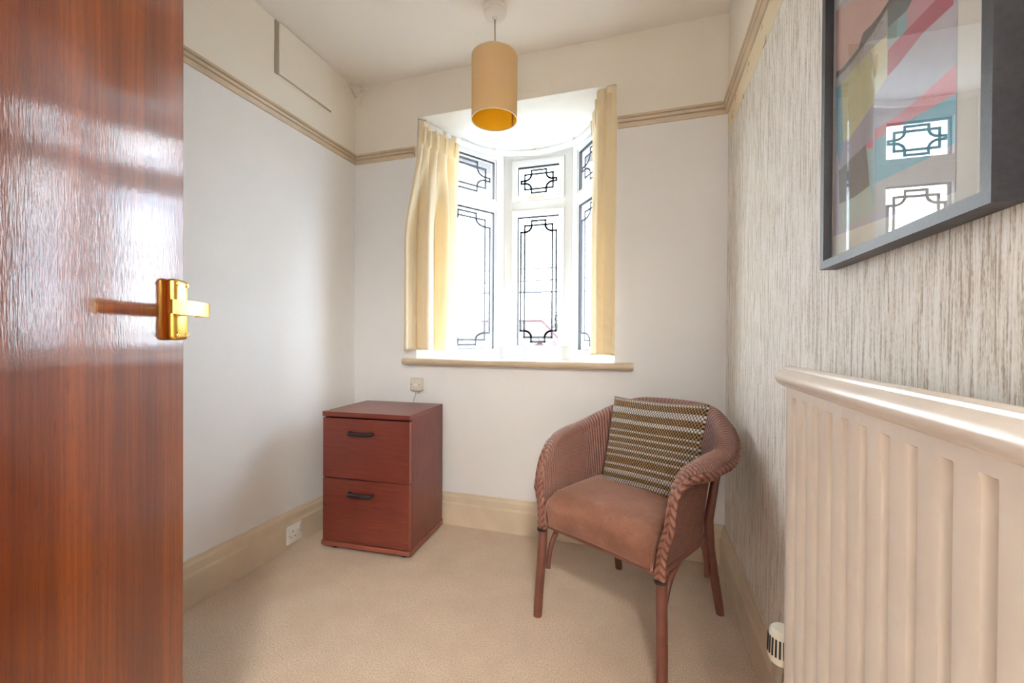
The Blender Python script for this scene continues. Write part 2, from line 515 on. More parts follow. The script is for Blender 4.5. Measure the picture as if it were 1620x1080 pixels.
def ss(a, b, x):
    t = np.clip((x-a)/(b-a), 0, 1)
    return t*t*(3-2*t)

# ================================================================== ROOM SHELL
WT = 0.12
o = MB().box(XL-WT, XR+WT, YF-1.6, D+REV, -0.08, 0.0).box(XR+WT, 1.08, YF-1.6, YF-0.1, -0.08, 0.0).build('floor', M['carpet'])
struct(o, 'beige cut pile carpet covering the whole floor', 'floor')
o = MB().box(XL-WT, XR+WT, YF-0.1, D+REV, ZC, ZC+0.1).build('ceiling', M['ceil'])
struct(o, 'cream painted ceiling above the picture rail', 'ceiling')

# left wall: off-white below the rail, cream above; boxed-in panel near the ceiling
b = MB().box(XL-WT, XL, YF-0.1, D+REV, 0, RB+0.02, 0).box(XL-WT, XL, YF-0.1, D+REV, RB+0.02, ZC, 1)
wl = struct(b.build('wall_left', [M['wall'], M['wall_up']]), 'plain off-white wall beside the open door', 'wall')
b = MB().bbox(XL-0.005, XL+0.011, 1.548, 1.888, 2.212, ZC-0.004, 0.003)
b.build('panel', M['wall_up'], wl)
MB().box(XL-0.002, XL+0.004, 1.548, 1.890, 2.2075, 2.2120).box(XL-0.002, XL+0.004, 1.888, 1.8915, 2.2075, ZC-0.004).build('panel_joint', simple('grey_joint', (0.50, 0.43, 0.34), 0.8), wl)
MB().box(XL-0.002, XL+0.0035, 1.528, 1.548, 2.205, ZC-0.004).build('panel_gap', simple('grey_filler', (0.40, 0.35, 0.28), 0.8), wl)

# right wall: string wallpaper below border, cream above
b = MB().box(XR, XR+WT, YF-0.1, D+REV, 0, RB+0.02, 0).box(XR, XR+WT, YF-0.1, D+REV, RB+0.02, ZC, 1)
wr = struct(b.build('wall_right', [M['paper'], M['wall_up']]), 'wall with embossed vertical string wallpaper behind radiator', 'wall')
MB().box(XR-0.0008, XR, 1.529, 1.5312, BT, 0.86).build('paper_seam', M['skirt'], wr)

# back wall with the bay opening
b = MB()
for (z0, z1, mi) in ((0, WZ0, 0), (WZ0, RB+0.02, 0), (RB+0.02, WZ1, 1), (WZ1, ZC, 1)):
    if z0 in (0,) or z0 == WZ1:
        b.box(XL-WT, XR+WT, D, D+REV, z0, z1, mi)
    else:
        b.box(XL-WT, WX0, D, D+REV, z0, z1, mi); b.box(WX1, XR+WT, D, D+REV, z0, z1, mi)
struct(b.build('wall_back', [M['wall'], M['wall_up']]), 'off-white wall pierced by the bay window', 'wall')

# wall with the doorway behind the camera
DX0, DX1, DZ = -0.47, 0.32, 2.02
b = MB().box(XL-WT, DX0, YF-0.1, YF, 0, ZC).box(DX1, XR+WT, YF-0.1, YF, 0, ZC).box(DX0, DX1, YF-0.1, YF, DZ, ZC)
struct(b.build('wall_front', M['wall']), 'off-white wall around the doorway', 'wall')
# landing beyond the doorway
b = MB().box(XL-WT, 1.08, YF-1.7, YF-1.6, 0, ZC).box(XL-WT-0.02, XL-WT+0.05, YF-1.7, YF-0.1, 0, ZC).box(1.0, 1.08, YF-1.7, YF-0.1, 0, ZC).box(XR+WT, 1.08, YF-0.2, YF-0.1, 0, ZC).box(XL-WT, 1.08, YF-1.7, YF-0.1, ZC, ZC+0.1)
struct(b.build('wall_landing', M['wall']), 'off-white landing walls and ceiling beyond the doorway', 'wall')

# bay: reveals, soffit and the deep inner sill
A0, A1 = (WX0, D+REV), (BX0, BY); B0, B1 = (WX1, D+REV), (BX1, BY)
poly = [(WX0-0.10, D), (WX0-0.10, D+REV+0.03), (BX0-0.10, BY+0.14), (BX1+0.10, BY+0.14), (WX1+0.10, D+REV+0.03), (WX1+0.10, D)]
b = MB()
inner = [(WX0, D+0.001), (WX0, D+REV+0.03), (BX0-0.10, BY+0.14), (BX1+0.10, BY+0.14), (WX1, D+REV+0.03), (WX1, D+0.001)]
b.prism(inner, 'z', WZ1-0.002, WZ1+0.16)
b.box(WX0-0.004, WX0+0.002, D+0.001, D+REV+0.01, WZ0, WZ1)
b.box(WX1-0.002, WX1+0.004, D+0.001, D+REV+0.01, WZ0, WZ1)
struct(b.build('wall_bay', M['white']), 'white soffit and reveals of the bay window', 'wall')
b = MB().prism(inner, 'z', WZ0-0.10, WZ0-0.006)
struct(b.build('trim_1', M['white']), 'white inner sill of the bay window', 'trim')
# roof overhang of the bay
b = MB().prism([(WX0-0.25, D+REV+0.0), (BX0-0.26, BY+0.34), (BX1+0.26, BY+0.34), (WX1+0.25, D+REV+0.0)], 'z', WZ1+0.03, WZ1+0.10)
struct(b.build('trim_2', M['trimw']), 'overhanging eaves board above the bay window', 'trim')

# sill nosing
pr = [(D-0.010, 0.852), (D-0.030, 0.853), (D-0.040, 0.860), (D-0.044, 0.870), (D-0.040, 0.881), (D-0.030, 0.887), (D+0.03, 0.888), (D+0.03, 0.852)]
b = MB().prism(pr, 'x', -1.282, -0.052)
b.v = [(x, min(y, D-0.0005) if (x < WX0 - 0.03 or x > WX1 + 0.03) else y, z) for (x, y, z) in b.v]
sill = struct(b.build('trim_3', M['rail'], smooth=True, auto=50), 'tan painted rounded window sill edge', 'trim')

# skirting boards
def skirt_prof(sgn, x):
    t = [(0, 0), (0.022, 0), (0.022, 0.112), (0.017, 0.122), (0.015, 0.150), (0.010, 0.160), (0.008, BT), (0, BT)]
    return [(x+sgn*a, z) for a, z in t]
b = MB().prism(skirt_prof(-1, D-0.0005), 'x', XL, XR)
struct(b.build('baseboard_back', M['skirt']), 'beige skirting board under the window', 'baseboard')
b = MB().prism(skirt_prof(1, XL+0.0005), 'y', YF, D)
struct(b.build('baseboard_left', M['skirt']), 'beige skirting board along the left wall', 'baseboard')
b = MB().prism(skirt_prof(-1, XR-0.0005), 'y', YF, D)
struct(b.build('baseboard_right', M['skirt']), 'beige skirting board under the radiator', 'baseboard')

# picture rails
def rail_prof(sgn, x):
    t = [(0, RB), (0.007, RB), (0.012, RB+0.010), (0.014, RB+0.016), (0.007, RB+0.018), (0.008, RB+0.021), (0.017, RB+0.023), (0.020, RB+0.033), (0.012, RB+0.035), (0.013, RB+0.038), (0.022, RB+0.040), (0.023, RT-0.002), (0.018, RT), (0, RT)]
    return [(x+sgn*a, z) for a, z in t]
struct(MB().prism(rail_prof(1, XL), 'y', YF, D).build('trim_4', M['rail']), 'tan picture rail along the left wall', 'trim')
b = MB().prism(rail_prof(-1, D), 'x', XL, WX0-0.012).prism(rail_prof(-1, D), 'x', WX1+0.004, XR)
struct(b.build('trim_5', M['rail']), 'tan picture rail either side of the bay window', 'trim')
struct(MB().prism(rail_prof(-1, XR), 'y', YF, D).build('trim_6', M['rail']), 'tan picture rail along the papered wall', 'trim')
struct(MB().box(XR-0.0012, XR, YF, D-0.002, 1.908, RB).build('trim_7', M['border']), 'patterned cream paper border under the right picture rail', 'trim')

# ================================================================== BAY WINDOWS
def lead_strip(b, pts, w, y, closed=False):
    """flat came along points (x, z) on the pane at depth y"""
    n = len(pts)
    rng_ = range(n if closed else n-1)
    for i in rng_:
        p = Vector(pts[i]); q = Vector(pts[(i+1) % n])
        d = q-p
        if d.length < 1e-6: continue
        d.normalize(); nn = Vector((-d.y, d.x))*w/2; e = d*w*0.45
        p2 = p-e; q2 = q+e
        vs = []
        for yy in (y-0.0022, y+0.0022):
            for c_ in (p2+nn, q2+nn, q2-nn, p2-nn): vs.append((c_.x, yy, c_.y))
        b.add(vs, [(0, 1, 2, 3), (7, 6, 5, 4), (0, 4, 5, 1), (1, 5, 6, 2), (2, 6, 7, 3), (3, 7, 4, 0)])

def lead_pattern(x0, x1, z0, z1, fx, fz, w=0.0130):
    """stepped outline with hollow quarter-round corners over a rectangle"""
    W, H = x1-x0, z1-z0
    a1, a2, a3 = [x0+W*f for f in fx]; b1, b2, b3 = [x1-W*f for f in fx]
    t0, t1, t2 = [z1-H*f for f in fz]; s0, s1, s2 = [z0+H*f for f in fz]
    def arc(p, q, c):
        # quarter curve from p to q, hollow towards corner c
        out = []
        for k in range(1, 8):
            an = PI/2*k/8
            out.append((c[0]+(p[0]-c[0])*math.cos(an)+(q[0]-c[0])*math.sin(an), c[1]+(p[1]-c[1])*math.cos(an)+(q[1]-c[1])*math.sin(an)))
        return out
    P = [(a3, t0), (b3, t0), (b3, t1)] + arc((b3, t1), (b2, t2), (b2, t1)) + [(b2, t2), (b1, t2), (b1, s2), (b2, s2)] \
        + arc((b2, s2), (b3, s1), (b2, s1)) + [(b3, s1), (b3, s0), (a3, s0), (a3, s1)] + arc((a3, s1), (a2, s2), (a2, s1)) \
        + [(a2, s2), (a1, s2), (a1, t2), (a2, t2)] + arc((a2, t2), (a3, t1), (a2, t1)) + [(a3, t1)]
    b = MB()
    lead_strip(b, P, w, 0.0, True)
    lead_strip(b, [(a2, t1), (b2, t1), (b2, s1), (a2, s1)], w, 0.0, True)
    return b

def ring(b, x0, x1, z0, z1, y0, y1, wl_, wr, wb, wt, r=0.004):
    b.bbox(x0, x0+wl_, y0, y1, z0, z1, r); b.bbox(x1-wr, x1, y0, y1, z0, z1, r)
    b.bbox(x0+wl_-0.004, x1-wr+0.004, y0, y1, z0, z0+wb, r); b.bbox(x0+wl_-0.004, x1-wr+0.004, y0, y1, z1-wt, z1, r)

WH = WZ1-WZ0                      # 1.334
ZT0, ZT1 = 1.842-WZ0, 1.906-WZ0   # transom
FXM, FZM = (0.07, 0.165, 0.335), (0.030, 0.065, 0.115)
FXT, FZT = (0.075, 0.16, 0.32), (0.12, 0.25, 0.455)

def lights(parent, W, jl, jr, sash):
    """outer frame, then a top light and a tall light; x along the facet, y outwards, z up"""
    b = MB()
    ring(b, 0, W, 0, WH, 0.0, 0.065, jl, jr, 0.034, 0.050)
    b.bbox(jl-0.004, W-jr+0.004, 0.0, 0.065, ZT0, ZT1, 0.004)
    b.build('outer_frame', M['upvc'], parent)
    for (nm, z0, z1, fx, fz) in (('top_light', ZT1, WH-0.050, FXT, FZT), ('tall_light', 0.034, ZT0, FXM, FZM)):
        sb = 0.036 if sash else 0.012
        b = MB()
        y0, y1 = (-0.012, 0.05) if sash else (0.008, 0.05)
        ring(b, jl, W-jr, z0, z1, y0, y1, sb, sb, sb*0.9, sb*1.1, 0.003)
        s = b.build(nm, M['upvc'], parent)
        gx0, gx1, gz0, gz1 = jl+sb, W-jr-sb, z0+sb*0.9, z1-sb*1.1
        g = MB()
        ring(g, gx0-0.001, gx1+0.001, gz0-0.001, gz1+0.001, 0.010, 0.030, 0.006, 0.006, 0.004, 0.006, 0.001)
        g.build('gasket', M['gasket'], s)
        p = MB().box(gx0, gx1, 0.022, 0.026, gz0, gz1).build('pane', M['pane'], s)
        L = lead_pattern(gx0, gx1, gz0, gz1, fx, fz)
        L.v = [(x, y+0.019, z) for x, y, z in L.v]
        L.build('lead_came', M['lead'], s)
        if sash:
            h = MB()
            if nm == 'tall_light':
                hx, hz = jl+0.016, 0.47
                h.bbox(hx-0.011, hx+0.011, -0.022, -0.012, hz-0.030, hz+0.030, 0.004)
                h.bbox(hx-0.007, hx+0.007, -0.040, -0.020, hz-0.010, hz+0.012, 0.004)
                h.bbox(hx-0.008, hx+0.006, -0.044, -0.032, hz-0.095, hz+0.008, 0.004)
            else:
                cx, hz = W/2-0.005, z0+0.012
                h.bbox(cx-0.045, cx+0.045, -0.020, -0.012, hz-0.008, hz+0.008, 0.003)
                h.bbox(cx-0.010, cx+0.012, -0.034, -0.018, hz-0.010, hz+0.010, 0.004)
                h.bbox(cx-0.050, cx+0.005, -0.036, -0.028, hz-0.016, hz-0.004, 0.003)
            h.build('handle', M['plastic'], s)

def facet(name, p, q, label, jl, jr, sash):
    e = empty(name, (p[0], p[1], WZ0), math.atan2(q[1]-p[1], q[0]-p[0]))
    struct(e, label, 'window')
    lights(e, math.hypot(q[0]-p[0], q[1]-p[1]), jl, jr, sash)
    return e
facet('window_1', A0, A1, 'left angled pane of the bay window half behind a curtain', 0.055, 0.062, False)
w2 = facet('window_2', A1, B1, 'middle bay window with opening casement and handle', 0.058, 0.050, True)
facet('window_3', B1, B0, 'right angled pane of the bay window seen nearly edge on', 0.062, 0.055, False)
# posts where the facets meet
for nm, (x, y) in (('trim_8', A1), ('trim_9', B1)):
    b = MB().lathe([(0.0, 0), (0.026, 0), (0.026, WH), (0.0, WH)], 12, (x, y+0.028, WZ0))
    struct(b.build(nm, M['upvc'], smooth=True, auto=40), 'white corner post of the bay window, ' + ('left' if nm == 'trim_8' else 'right') + ' one', 'trim')

# ================================================================== DOOR
Hx, Hy = -0.43, -0.12
ED = Vector((-0.820, 0.572))
DL = 0.762
bq = 2*(ED.x*-Hx + ED.y*-Hy); cq = Hx*Hx+Hy*Hy-DL*DL
sE = (-bq+math.sqrt(bq*bq-4*cq))/2
E = ED*sE
dang = math.atan2(E.y-Hy, E.x-Hx)
door = empty('door_1', (Hx, Hy, 0), dang)
struct(door, 'open glossy mahogany veneer door with brass lever handle', 'door')
# local x runs from hinge to free edge; room face (towards the camera) is -y
MB().bbox(0, DL, 0, 0.040, 0.008, 1.985, 0.002).build('leaf', M['doorwood'], door)
hz = 1.045
px0, px1 = DL-0.056, DL-0.013
b = MB().bbox(px0, px1, -0.016, 0.0, hz-0.052, hz+0.052, 0.007, 3)
plate = b.build('handle_plate', M['brass'], door, smooth=True, auto=35)
for sx in (px0+0.0075, px1-0.0075):
    for sz in (hz-0.043, hz+0.043):
        s_ = MB().lathe([(0, -0.0172), (0.0030, -0.0172), (0.0036, -0.0160), (0.0036, -0.0140)], 12, (sx, 0, sz), axis='y').build('screw', M['brass'], plate)
        a = random.uniform(0, PI)
        dx, dz = math.cos(a)*0.003, math.sin(a)*0.003
        MB().tube([(sx-dx, -0.0172, sz-dz), (sx+dx, -0.0172, sz+dz)], 0.0006, 6).build('screw_slot', M['dark'], plate)
# lever: flat strap that leaves the plate, bends and runs back towards the hinge
cx = (px0+px1)/2+0.004
MB().lathe([(0.010, 0.0), (0.010, -0.034), (0.0, -0.034)], 20, (cx, -0.012, hz), axis='y').build('spindle_neck', M['brass'], plate, smooth=True, auto=40)
path = []
for k in range(9):
    a = PI/2*k/8
    path.append((cx+0.013-0.010*(1-math.cos(a)) - 0.004, -0.030-0.022*math.sin(a)))
for k in range(1, 15):
    t = k/14
    path.append((cx+0.001-0.105*t, -0.052-0.004*math.sin(t*PI)+0.002*t))
b = MB()
hw, th = 0.0115, 0.0035
ring_v = []
for i, (x, y) in enumerate(path):
    p = Vector(path[max(i-1, 0)]); q = Vector(path[min(i+1, len(path)-1)])
    t = (q-p).normalized(); n_ = Vector((-t.y, t.x))*th
    w_ = hw*(1.0 if i < len(path)-2 else 0.92)
    ring_v += [(x+n_.x, y+n_.y, hz-w_), (x+n_.x, y+n_.y, hz+w_), (x-n_.x, y-n_.y, hz+w_), (x-n_.x, y-n_.y, hz-w_)]
fs = []
for i in range(len(path)-1):
    for k in range(4): fs.append((i*4+k, i*4+(k+1) % 4, i*4+4+(k+1) % 4, i*4+4+k))
fs += [(0, 1, 2, 3), tuple(len(path)*4-4+k for k in range(4))]
b.add(ring_v, fs)
b.build('lever', M['brass'], plate, smooth=True, auto=35)
MB().bbox(DL-0.001, DL+0.0015, 0.010, 0.032, hz-0.06, hz+0.06, 0.001).build('latch_plate', M['brass'], door)

# ================================================================== FILING CABINET
CW, CD, CH = 0.452, 0.365, 0.652
cab = empty('filing_cabinet', (-1.238, 1.845, 0), math.radians(3.5))
tag(cab, 'reddish mahogany two drawer filing cabinet in the corner under the window', 'filing cabinet')
x0, x1, y0, y1 = -CW/2, CW/2, -CD/2, CD/2
MB().bbox(x0, x1, y0-0.004, y1, CH-0.022, CH, 0.0015).build('top_panel', M['cab'], cab)
MB().bbox(x0-0.004, x1+0.004, y0-0.006, y1, 0.022, 0.042, 0.0015).build('base_panel', M['cabedge'], cab)
MB().bbox(x0, x0+0.016, y0+0.019, y1, 0.042, CH-0.022, 0.001).build('side_panel', M['cabv'], cab)
MB().bbox(x1-0.016, x1, y0+0.019, y1, 0.042, CH-0.022, 0.001).build('side_panel', M['cabv'], cab)
MB().box(x0+0.016, x1-0.016, y1-0.012, y1-0.004, 0.042, CH-0.022).build('back_panel', M['cabv'], cab)
MB().box(x0+0.016, x1-0.016, y0+0.030, y0+0.034, 0.042, CH-0.022).build('inner_shadow_panel', M['dark'], cab)
for (z0, z1) in ((0.343, CH-0.030), (0.046, 0.338)):
    d_ = MB().bbox(x0+0.001, x1-0.001, y0, y0+0.018, z0, z1, 0.0012).build('drawer', M['cab'], cab)
    MB().bbox(x1-0.0045, x1-0.0008, y0-0.0006, y0+0.0175, z0, z1, 0.0006).build('edge_strip', M['cabedge'], d_)
    hzz = z1-0.064 if z0 > 0.2 else z1-0.062
    pts = []
    for k in range(7):
        a = PI/2*k/6
        pts.append((-0.050-0.010*math.sin(a)+0.010 - 0.0, y0-0.004-0.020*(1-math.cos(a)) if k else y0+0.002, hzz))
    pts = [(-0.058, y0+0.002, hzz), (-0.058, y0-0.010, hzz), (-0.054, y0-0.018, hzz), (-0.045, y0-0.022, hzz), (0, y0-0.023, hzz), (0.045, y0-0.022, hzz), (0.054, y0-0.018, hzz), (0.058, y0-0.010, hzz), (0.058, y0+0.002, hzz)]
    hb = MB().tube([(x-0.02, y, z) for x, y, z in pts], 0.0088, 12)
    hb.build('handle', M['black_pl'], d_, smooth=True, auto=50)
for fx in (x0+0.045, x1-0.045):
    for fy in (y0+0.04, y1-0.05):
        MB().lathe([(0, 0.022), (0.020, 0.022), (0.022, 0.006), (0.018, 0.0), (0, 0.0)], 18, (fx, fy, 0)).build('foot', M['black_pl'], cab, smooth=True, auto=40)

# ================================================================== CHAIR
chair = empty('loom_armchair', (-0.038, 1.586, 0), math.radians(-29))
tag(chair, 'dusty pink woven loom armchair with velour seat in the right corner', 'armchair')
HWID, YFR, YC, RBK = 0.225, -0.225, 0.02, 0.20

def shell_path(n):
    pts = []
    L1 = YC-YFR; La = PI/2*math.sqrt((HWID**2+RBK**2)/2)
    tot = 2*L1+2*La
    th = np.linspace(0, PI, 400)
    ax, ay = HWID*np.cos(th), YC+RBK*np.sin(th)
    full = np.concatenate([np.stack([np.full(100, HWID), np.linspace(YFR, YC, 100, endpoint=False)], 1), np.stack([ax, ay], 1), np.stack([np.full(100, -HWID), np.linspace(YC, YFR, 101)[1:]], 1)])
    dl = np.concatenate([[0], np.cumsum(np.linalg.norm(np.diff(full, axis=0), axis=1))])
    s = np.linspace(0, dl[-1], n)
    x = np.interp(s, dl, full[:, 0]); y = np.interp(s, dl, full[:, 1])
    tx = np.gradient(x); ty = np.gradient(y); l = np.hypot(tx, ty)
    return s, np.stack([x, y], 1), np.stack([ty/l, -tx/l], 1)      # outward normal

NU = 760
s, P0, NO = shell_path(NU)
STOT = s[-1]
sm = np.minimum(s, STOT-s)                                          # distance from an arm front
ztop = 0.622 + 0.026*ss(0.0, 0.25, sm) + 0.100*ss(0.24, 0.50, sm) - 0.150*(1-np.sqrt(1-(1-np.clip(sm/0.125, 0, 1))**2))
ZB = 0.335
rr = 0.024*np.ones(NU)
rr = 0.006 + 0.026*ss(0.0, 0.16, sm)
flare = 0.012 + 0.030*ss(0.05, 0.45, sm)                            # lean outwards at the top
lean = 0.055*ss(0.25, 0.6, sm)
prof_n = 46; roll_n = 18
G = np.zeros((NU, prof_n+roll_n, 3)); UV = np.zeros((NU, prof_n+roll_n, 2))
back = np.clip(NO[:, 1], 0, 1)
for j in range(prof_n+roll_n):
    if j < prof_n:
        t = j/(prof_n-1)
        z = ZB + (ztop-rr-ZB)*t
        off = flare*t**1.6 + lean*back*t**1.3
        v = (ztop-rr-ZB)*t
    else:
        a = PI*1.10*(j-prof_n+1)/roll_n
        z = ztop-rr + rr*np.sin(a)
        off = flare + lean*back + rr*(1-np.cos(a))
        v = (ztop-rr-ZB) + rr*a
    rib = 0.0018*np.abs(np.sin(PI*s/0.0105))
    offr = off - (rib if j < prof_n else 0)
    G[:, j, 0] = P0[:, 0]+NO[:, 0]*offr
    G[:, j, 1] = P0[:, 1]+NO[:, 1]*offr
    G[:, j, 2] = z + (rib if j >= prof_n else 0)
    UV[:, j, 0] = s; UV[:, j, 1] = v
shell = MB().grid(G, uv=UV).build('woven_shell', M['loom'], chair, smooth=True)
sol = shell.modifiers.new('thickness', 'SOLIDIFY'); sol.thickness = 0.004; sol.offset = 0

def braid_path(pts, wa, wb, name, parent, chev=0.024):
    """flat plaited band along pts; wa half width, wb half thickness"""
    P = np.array(pts, float)
    dl = np.concatenate([[0], np.cumsum(np.linalg.norm(np.diff(P[:, :3], axis=0), axis=1))])
    n = int(dl[-1]/0.0028)
    S = np.linspace(0, dl[-1], n)
    C = np.stack([np.interp(S, dl, P[:, k]) for k in range(6)], 1)   # position + wide direction
    T = np.gradient(C[:, :3], axis=0); T /= np.linalg.norm(T, axis=1)[:, None]
    Wd = C[:, 3:]; Wd = Wd - T*np.sum(T*Wd, 1)[:, None]; Wd /= np.linalg.norm(Wd, axis=1)[:, None]
    Nn = np.cross(T, Wd)
    K = 20
    Gd = np.zeros((n, K+1, 3)); Ud = np.zeros((n, K+1, 2))
    for k in range(K+1):
        a = 2*PI*k/K
        ca, sa = math.cos(a), math.sin(a)
        ph = S/chev + abs(ca)*0.9 + (0.5 if ca > 0 else 0)
        h = 0.85 + 0.65*np.abs(np.sin(PI*ph)) - 0.25*math.exp(-(ca/0.14)**2)
        Ud[:, k, 0] = ph; Ud[:, k, 1] = ca
        Gd[:, k] = C[:, :3] + Wd*(ca*wa) + Nn*((sa*wb)*h)[:, None]
    b = MB().grid(Gd, uv=Ud)
    return b.build(name, M['braid'], parent, smooth=True)

# braid: up the front of one arm, along the outer lip, down the other arm
bp = []
lip = G[:, -1, :]
def front(sgn, i):
    q = []
    base = np.array([sgn*HWID, YFR, 0.318])
    for t in np.linspace(0, 1, 14):
        top = lip[i]
        x = base[0]+(top[0]-base[0])*(t**2.4); y = YFR-0.010+0.004*t; z = 0.318+(ztop[i]-0.012-0.318)*t
        q.append((x, y, z, sgn*1.0, -0.25, 0.0))
    return q
f0 = front(1, 0); f1 = front(-1, NU-1)
mid = []
for i in range(3, NU-3, 3):
    w_ = np.array([NO[i, 0]*0.55, NO[i, 1]*0.55, 0.85])
    mid.append((lip[i, 0]+NO[i, 0]*0.001, lip[i, 1]+NO[i, 1]*0.001, lip[i, 2]-0.002, *w_))
bp = f0 + mid + f1[::-1]
# keep the wide direction from flipping between the parts of the band
bpa = np.array(bp)
for i in range(1, len(bpa)):
    if np.dot(bpa[i, 3:], bpa[i-1, 3:]) < 0: bpa[i, 3:] *= -1
braid_path(bpa, 0.0175, 0.0085, 'braided_edge', chair)

# legs
def leg(pts, rs, name='leg'):
    return MB().tube(pts, rs, 16).build(name, M['legwood'], chair, smooth=True, auto=50)
for sg in (-1, 1):
    leg([(sg*0.238, -0.243, 0.0), (sg*0.2345, -0.238, 0.10), (sg*0.228, -0.231, 0.25), (sg*0.2255, -0.227, 0.335), (sg*0.2255, -0.222, 0.37)], [0.0155, 0.016, 0.0165, 0.0150, 0.010])
    c_ = MB().tube([(sg*0.2262, -0.2365, 0.311), (sg*0.2262, -0.2365, 0.319)], 0.0165, 14).build('end_cap', M['cap'], chair, smooth=True, auto=40)
    leg([(sg*0.212, 0.250, 0.0), (sg*0.206, 0.222, 0.11), (sg*0.197, 0.188, 0.26), (sg*0.195, 0.180, 0.36), (sg*0.212, 0.192, 0.50), (sg*0.232, 0.204, 0.60)], [0.015, 0.016, 0.0165, 0.016, 0.014, 0.010])
    # bent braces, one against each leg, meeting under the seat rail
    fpts = []; bpts = []
    for k in range(13):
        t = k/12
        fpts.append((sg*(0.222-0.006*t), -0.205+0.165*(t**2.2) , 0.165+0.162*math.sin(t*PI/2)))
        bpts.append((sg*(0.190+0.006*t), 0.180-0.17*(t**2.2), 0.155+0.172*math.sin(t*PI/2)))
    MB().tube(fpts, 0.0095, 12).build('bent_brace', M['legwood'], chair, smooth=True, auto=50)
    MB().tube(bpts, 0.0095, 12).build('bent_brace', M['legwood'], chair, smooth=True, auto=50)
# seat rail hoop
hp = [(P0[i, 0]*0.985, P0[i, 1]-0.003, 0.333) for i in range(0, NU, 12)] + [(P0[-1, 0]*0.985, P0[-1, 1], 0.333)]
hp = hp + [(-HWID*0.5, YFR, 0.333), (HWID*0.5, YFR, 0.333), hp[0]]
MB().tube(hp, 0.011, 10).build('seat_rail', M['legwood'], chair, smooth=True, auto=60)

# upholstered seat
def seat():
    nx, ny = 46, 60
    prof = []
    # outline in (y, z) from the back over the top and down the front
    for k in range(26): prof.append((0.185-0.375*k/25, 0.452, 1))
    for k in range(1, 15):
        a = PI/2*k/14; prof.append((-0.190-0.058*math.sin(a), 0.452-0.055*(1-math.cos(a)), 1))
    for k in range(1, 9): prof.append((-0.248+0.010*k/8, 0.397-0.062*k/8, 0))
    n = len(prof)
    Gs = np.zeros((nx+1, n+2, 3))
    for i in range(nx+1):
        u = -1+2*i/nx
        for j, (y, z, top) in enumerate(prof):
            wid = 0.206 if y < 0.02 else 0.206*math.sqrt(max(0.02, 1-((y-0.02)/0.19)**2*0.80))
            e = max(0.0, (abs(u)-0.90)/0.10)
            crown = 0.024*(1-abs(u)**2.4)*max(0, 1-((y+0.03)/0.24)**2)
            bul = -0.012*(1-u*u)*(1 if y < -0.20 else 0)*(1-abs((z-0.40)/0.07)**2 if abs(z-0.40) < 0.07 else 0)
            Gs[i, j] = (u*wid, y+bul+0.018*e*e*(1 if y < -0.15 else 0), z+crown-0.022*e*e*(1 if top else 0))
        Gs[i, n] = (u*0.2, -0.225, 0.334); Gs[i, n+1] = (u*0.15, 0.17, 0.336)
    b = MB().grid(Gs)
    for i in (0, nx):
        b.f.append(tuple(i*(n+2)+j for j in range(n+2))); b.mi.append(0)
    return b.build('seat', M['velour'], chair, smooth=True, auto=60)
st = seat()
for sg in (-1, 1):
    MB().tube([(sg*0.200, -0.236, 0.335), (sg*0.2045, -0.244, 0.37), (sg*0.2045, -0.240, 0.40), (sg*0.204, -0.215, 0.43)], 0.004, 8).build('piping', M['velour'], st, smooth=True)

# ------------------------------------------------------------------ tweed cushion
cu = empty('scatter_cushion', (0, 0, 0), 0)
def cushion():
    n = 44
    b = MB()
    for side in (1, -1):
        Gc = np.zeros((n+1, n+1, 3)); Uc = np.zeros((n+1, n+1, 2))
        for i in range(n+1):
            for j in range(n+1):
                u = -1+2*i/n; v = -1+2*j/n
                pin = 1-0.055*(1-v*v); pin2 = 1-0.05*(1-u*u)
                t = max(0, (1-abs(u)**2.6))*max(0, (1-abs(v)**2.6))
                th = 0.052*t**0.45
                wob = 0.004*math.sin(5*u+2*v)*t
                Gc[i, j] = (0.186*u*pin, -side*(th+0.001)+wob, 0.176*v*pin2)
                Uc[i, j] = ((u+1)/2, (v+1)/2)
        b.grid(Gc, uv=Uc)
    return b
co = cushion().build('scatter_cushion', M['tweed'], None, smooth=True)
bpy.data.objects.remove(cu)
co.name = 'scatter_cushion'
tag(co, 'square brown and white striped tweed cushion leaning in the armchair', 'cushion')
co.matrix_world = Matrix.Translation((-0.038, 1.586, 0)) @ Matrix.Rotation(math.radians(-29), 4, 'Z') @ Matrix.Translation((0.038, 0.060, 0.606)) @ Matrix.Rotation(math.radians(-17), 4, 'X') @ Matrix.Rotation(math.radians(-1.0), 4, 'Y')

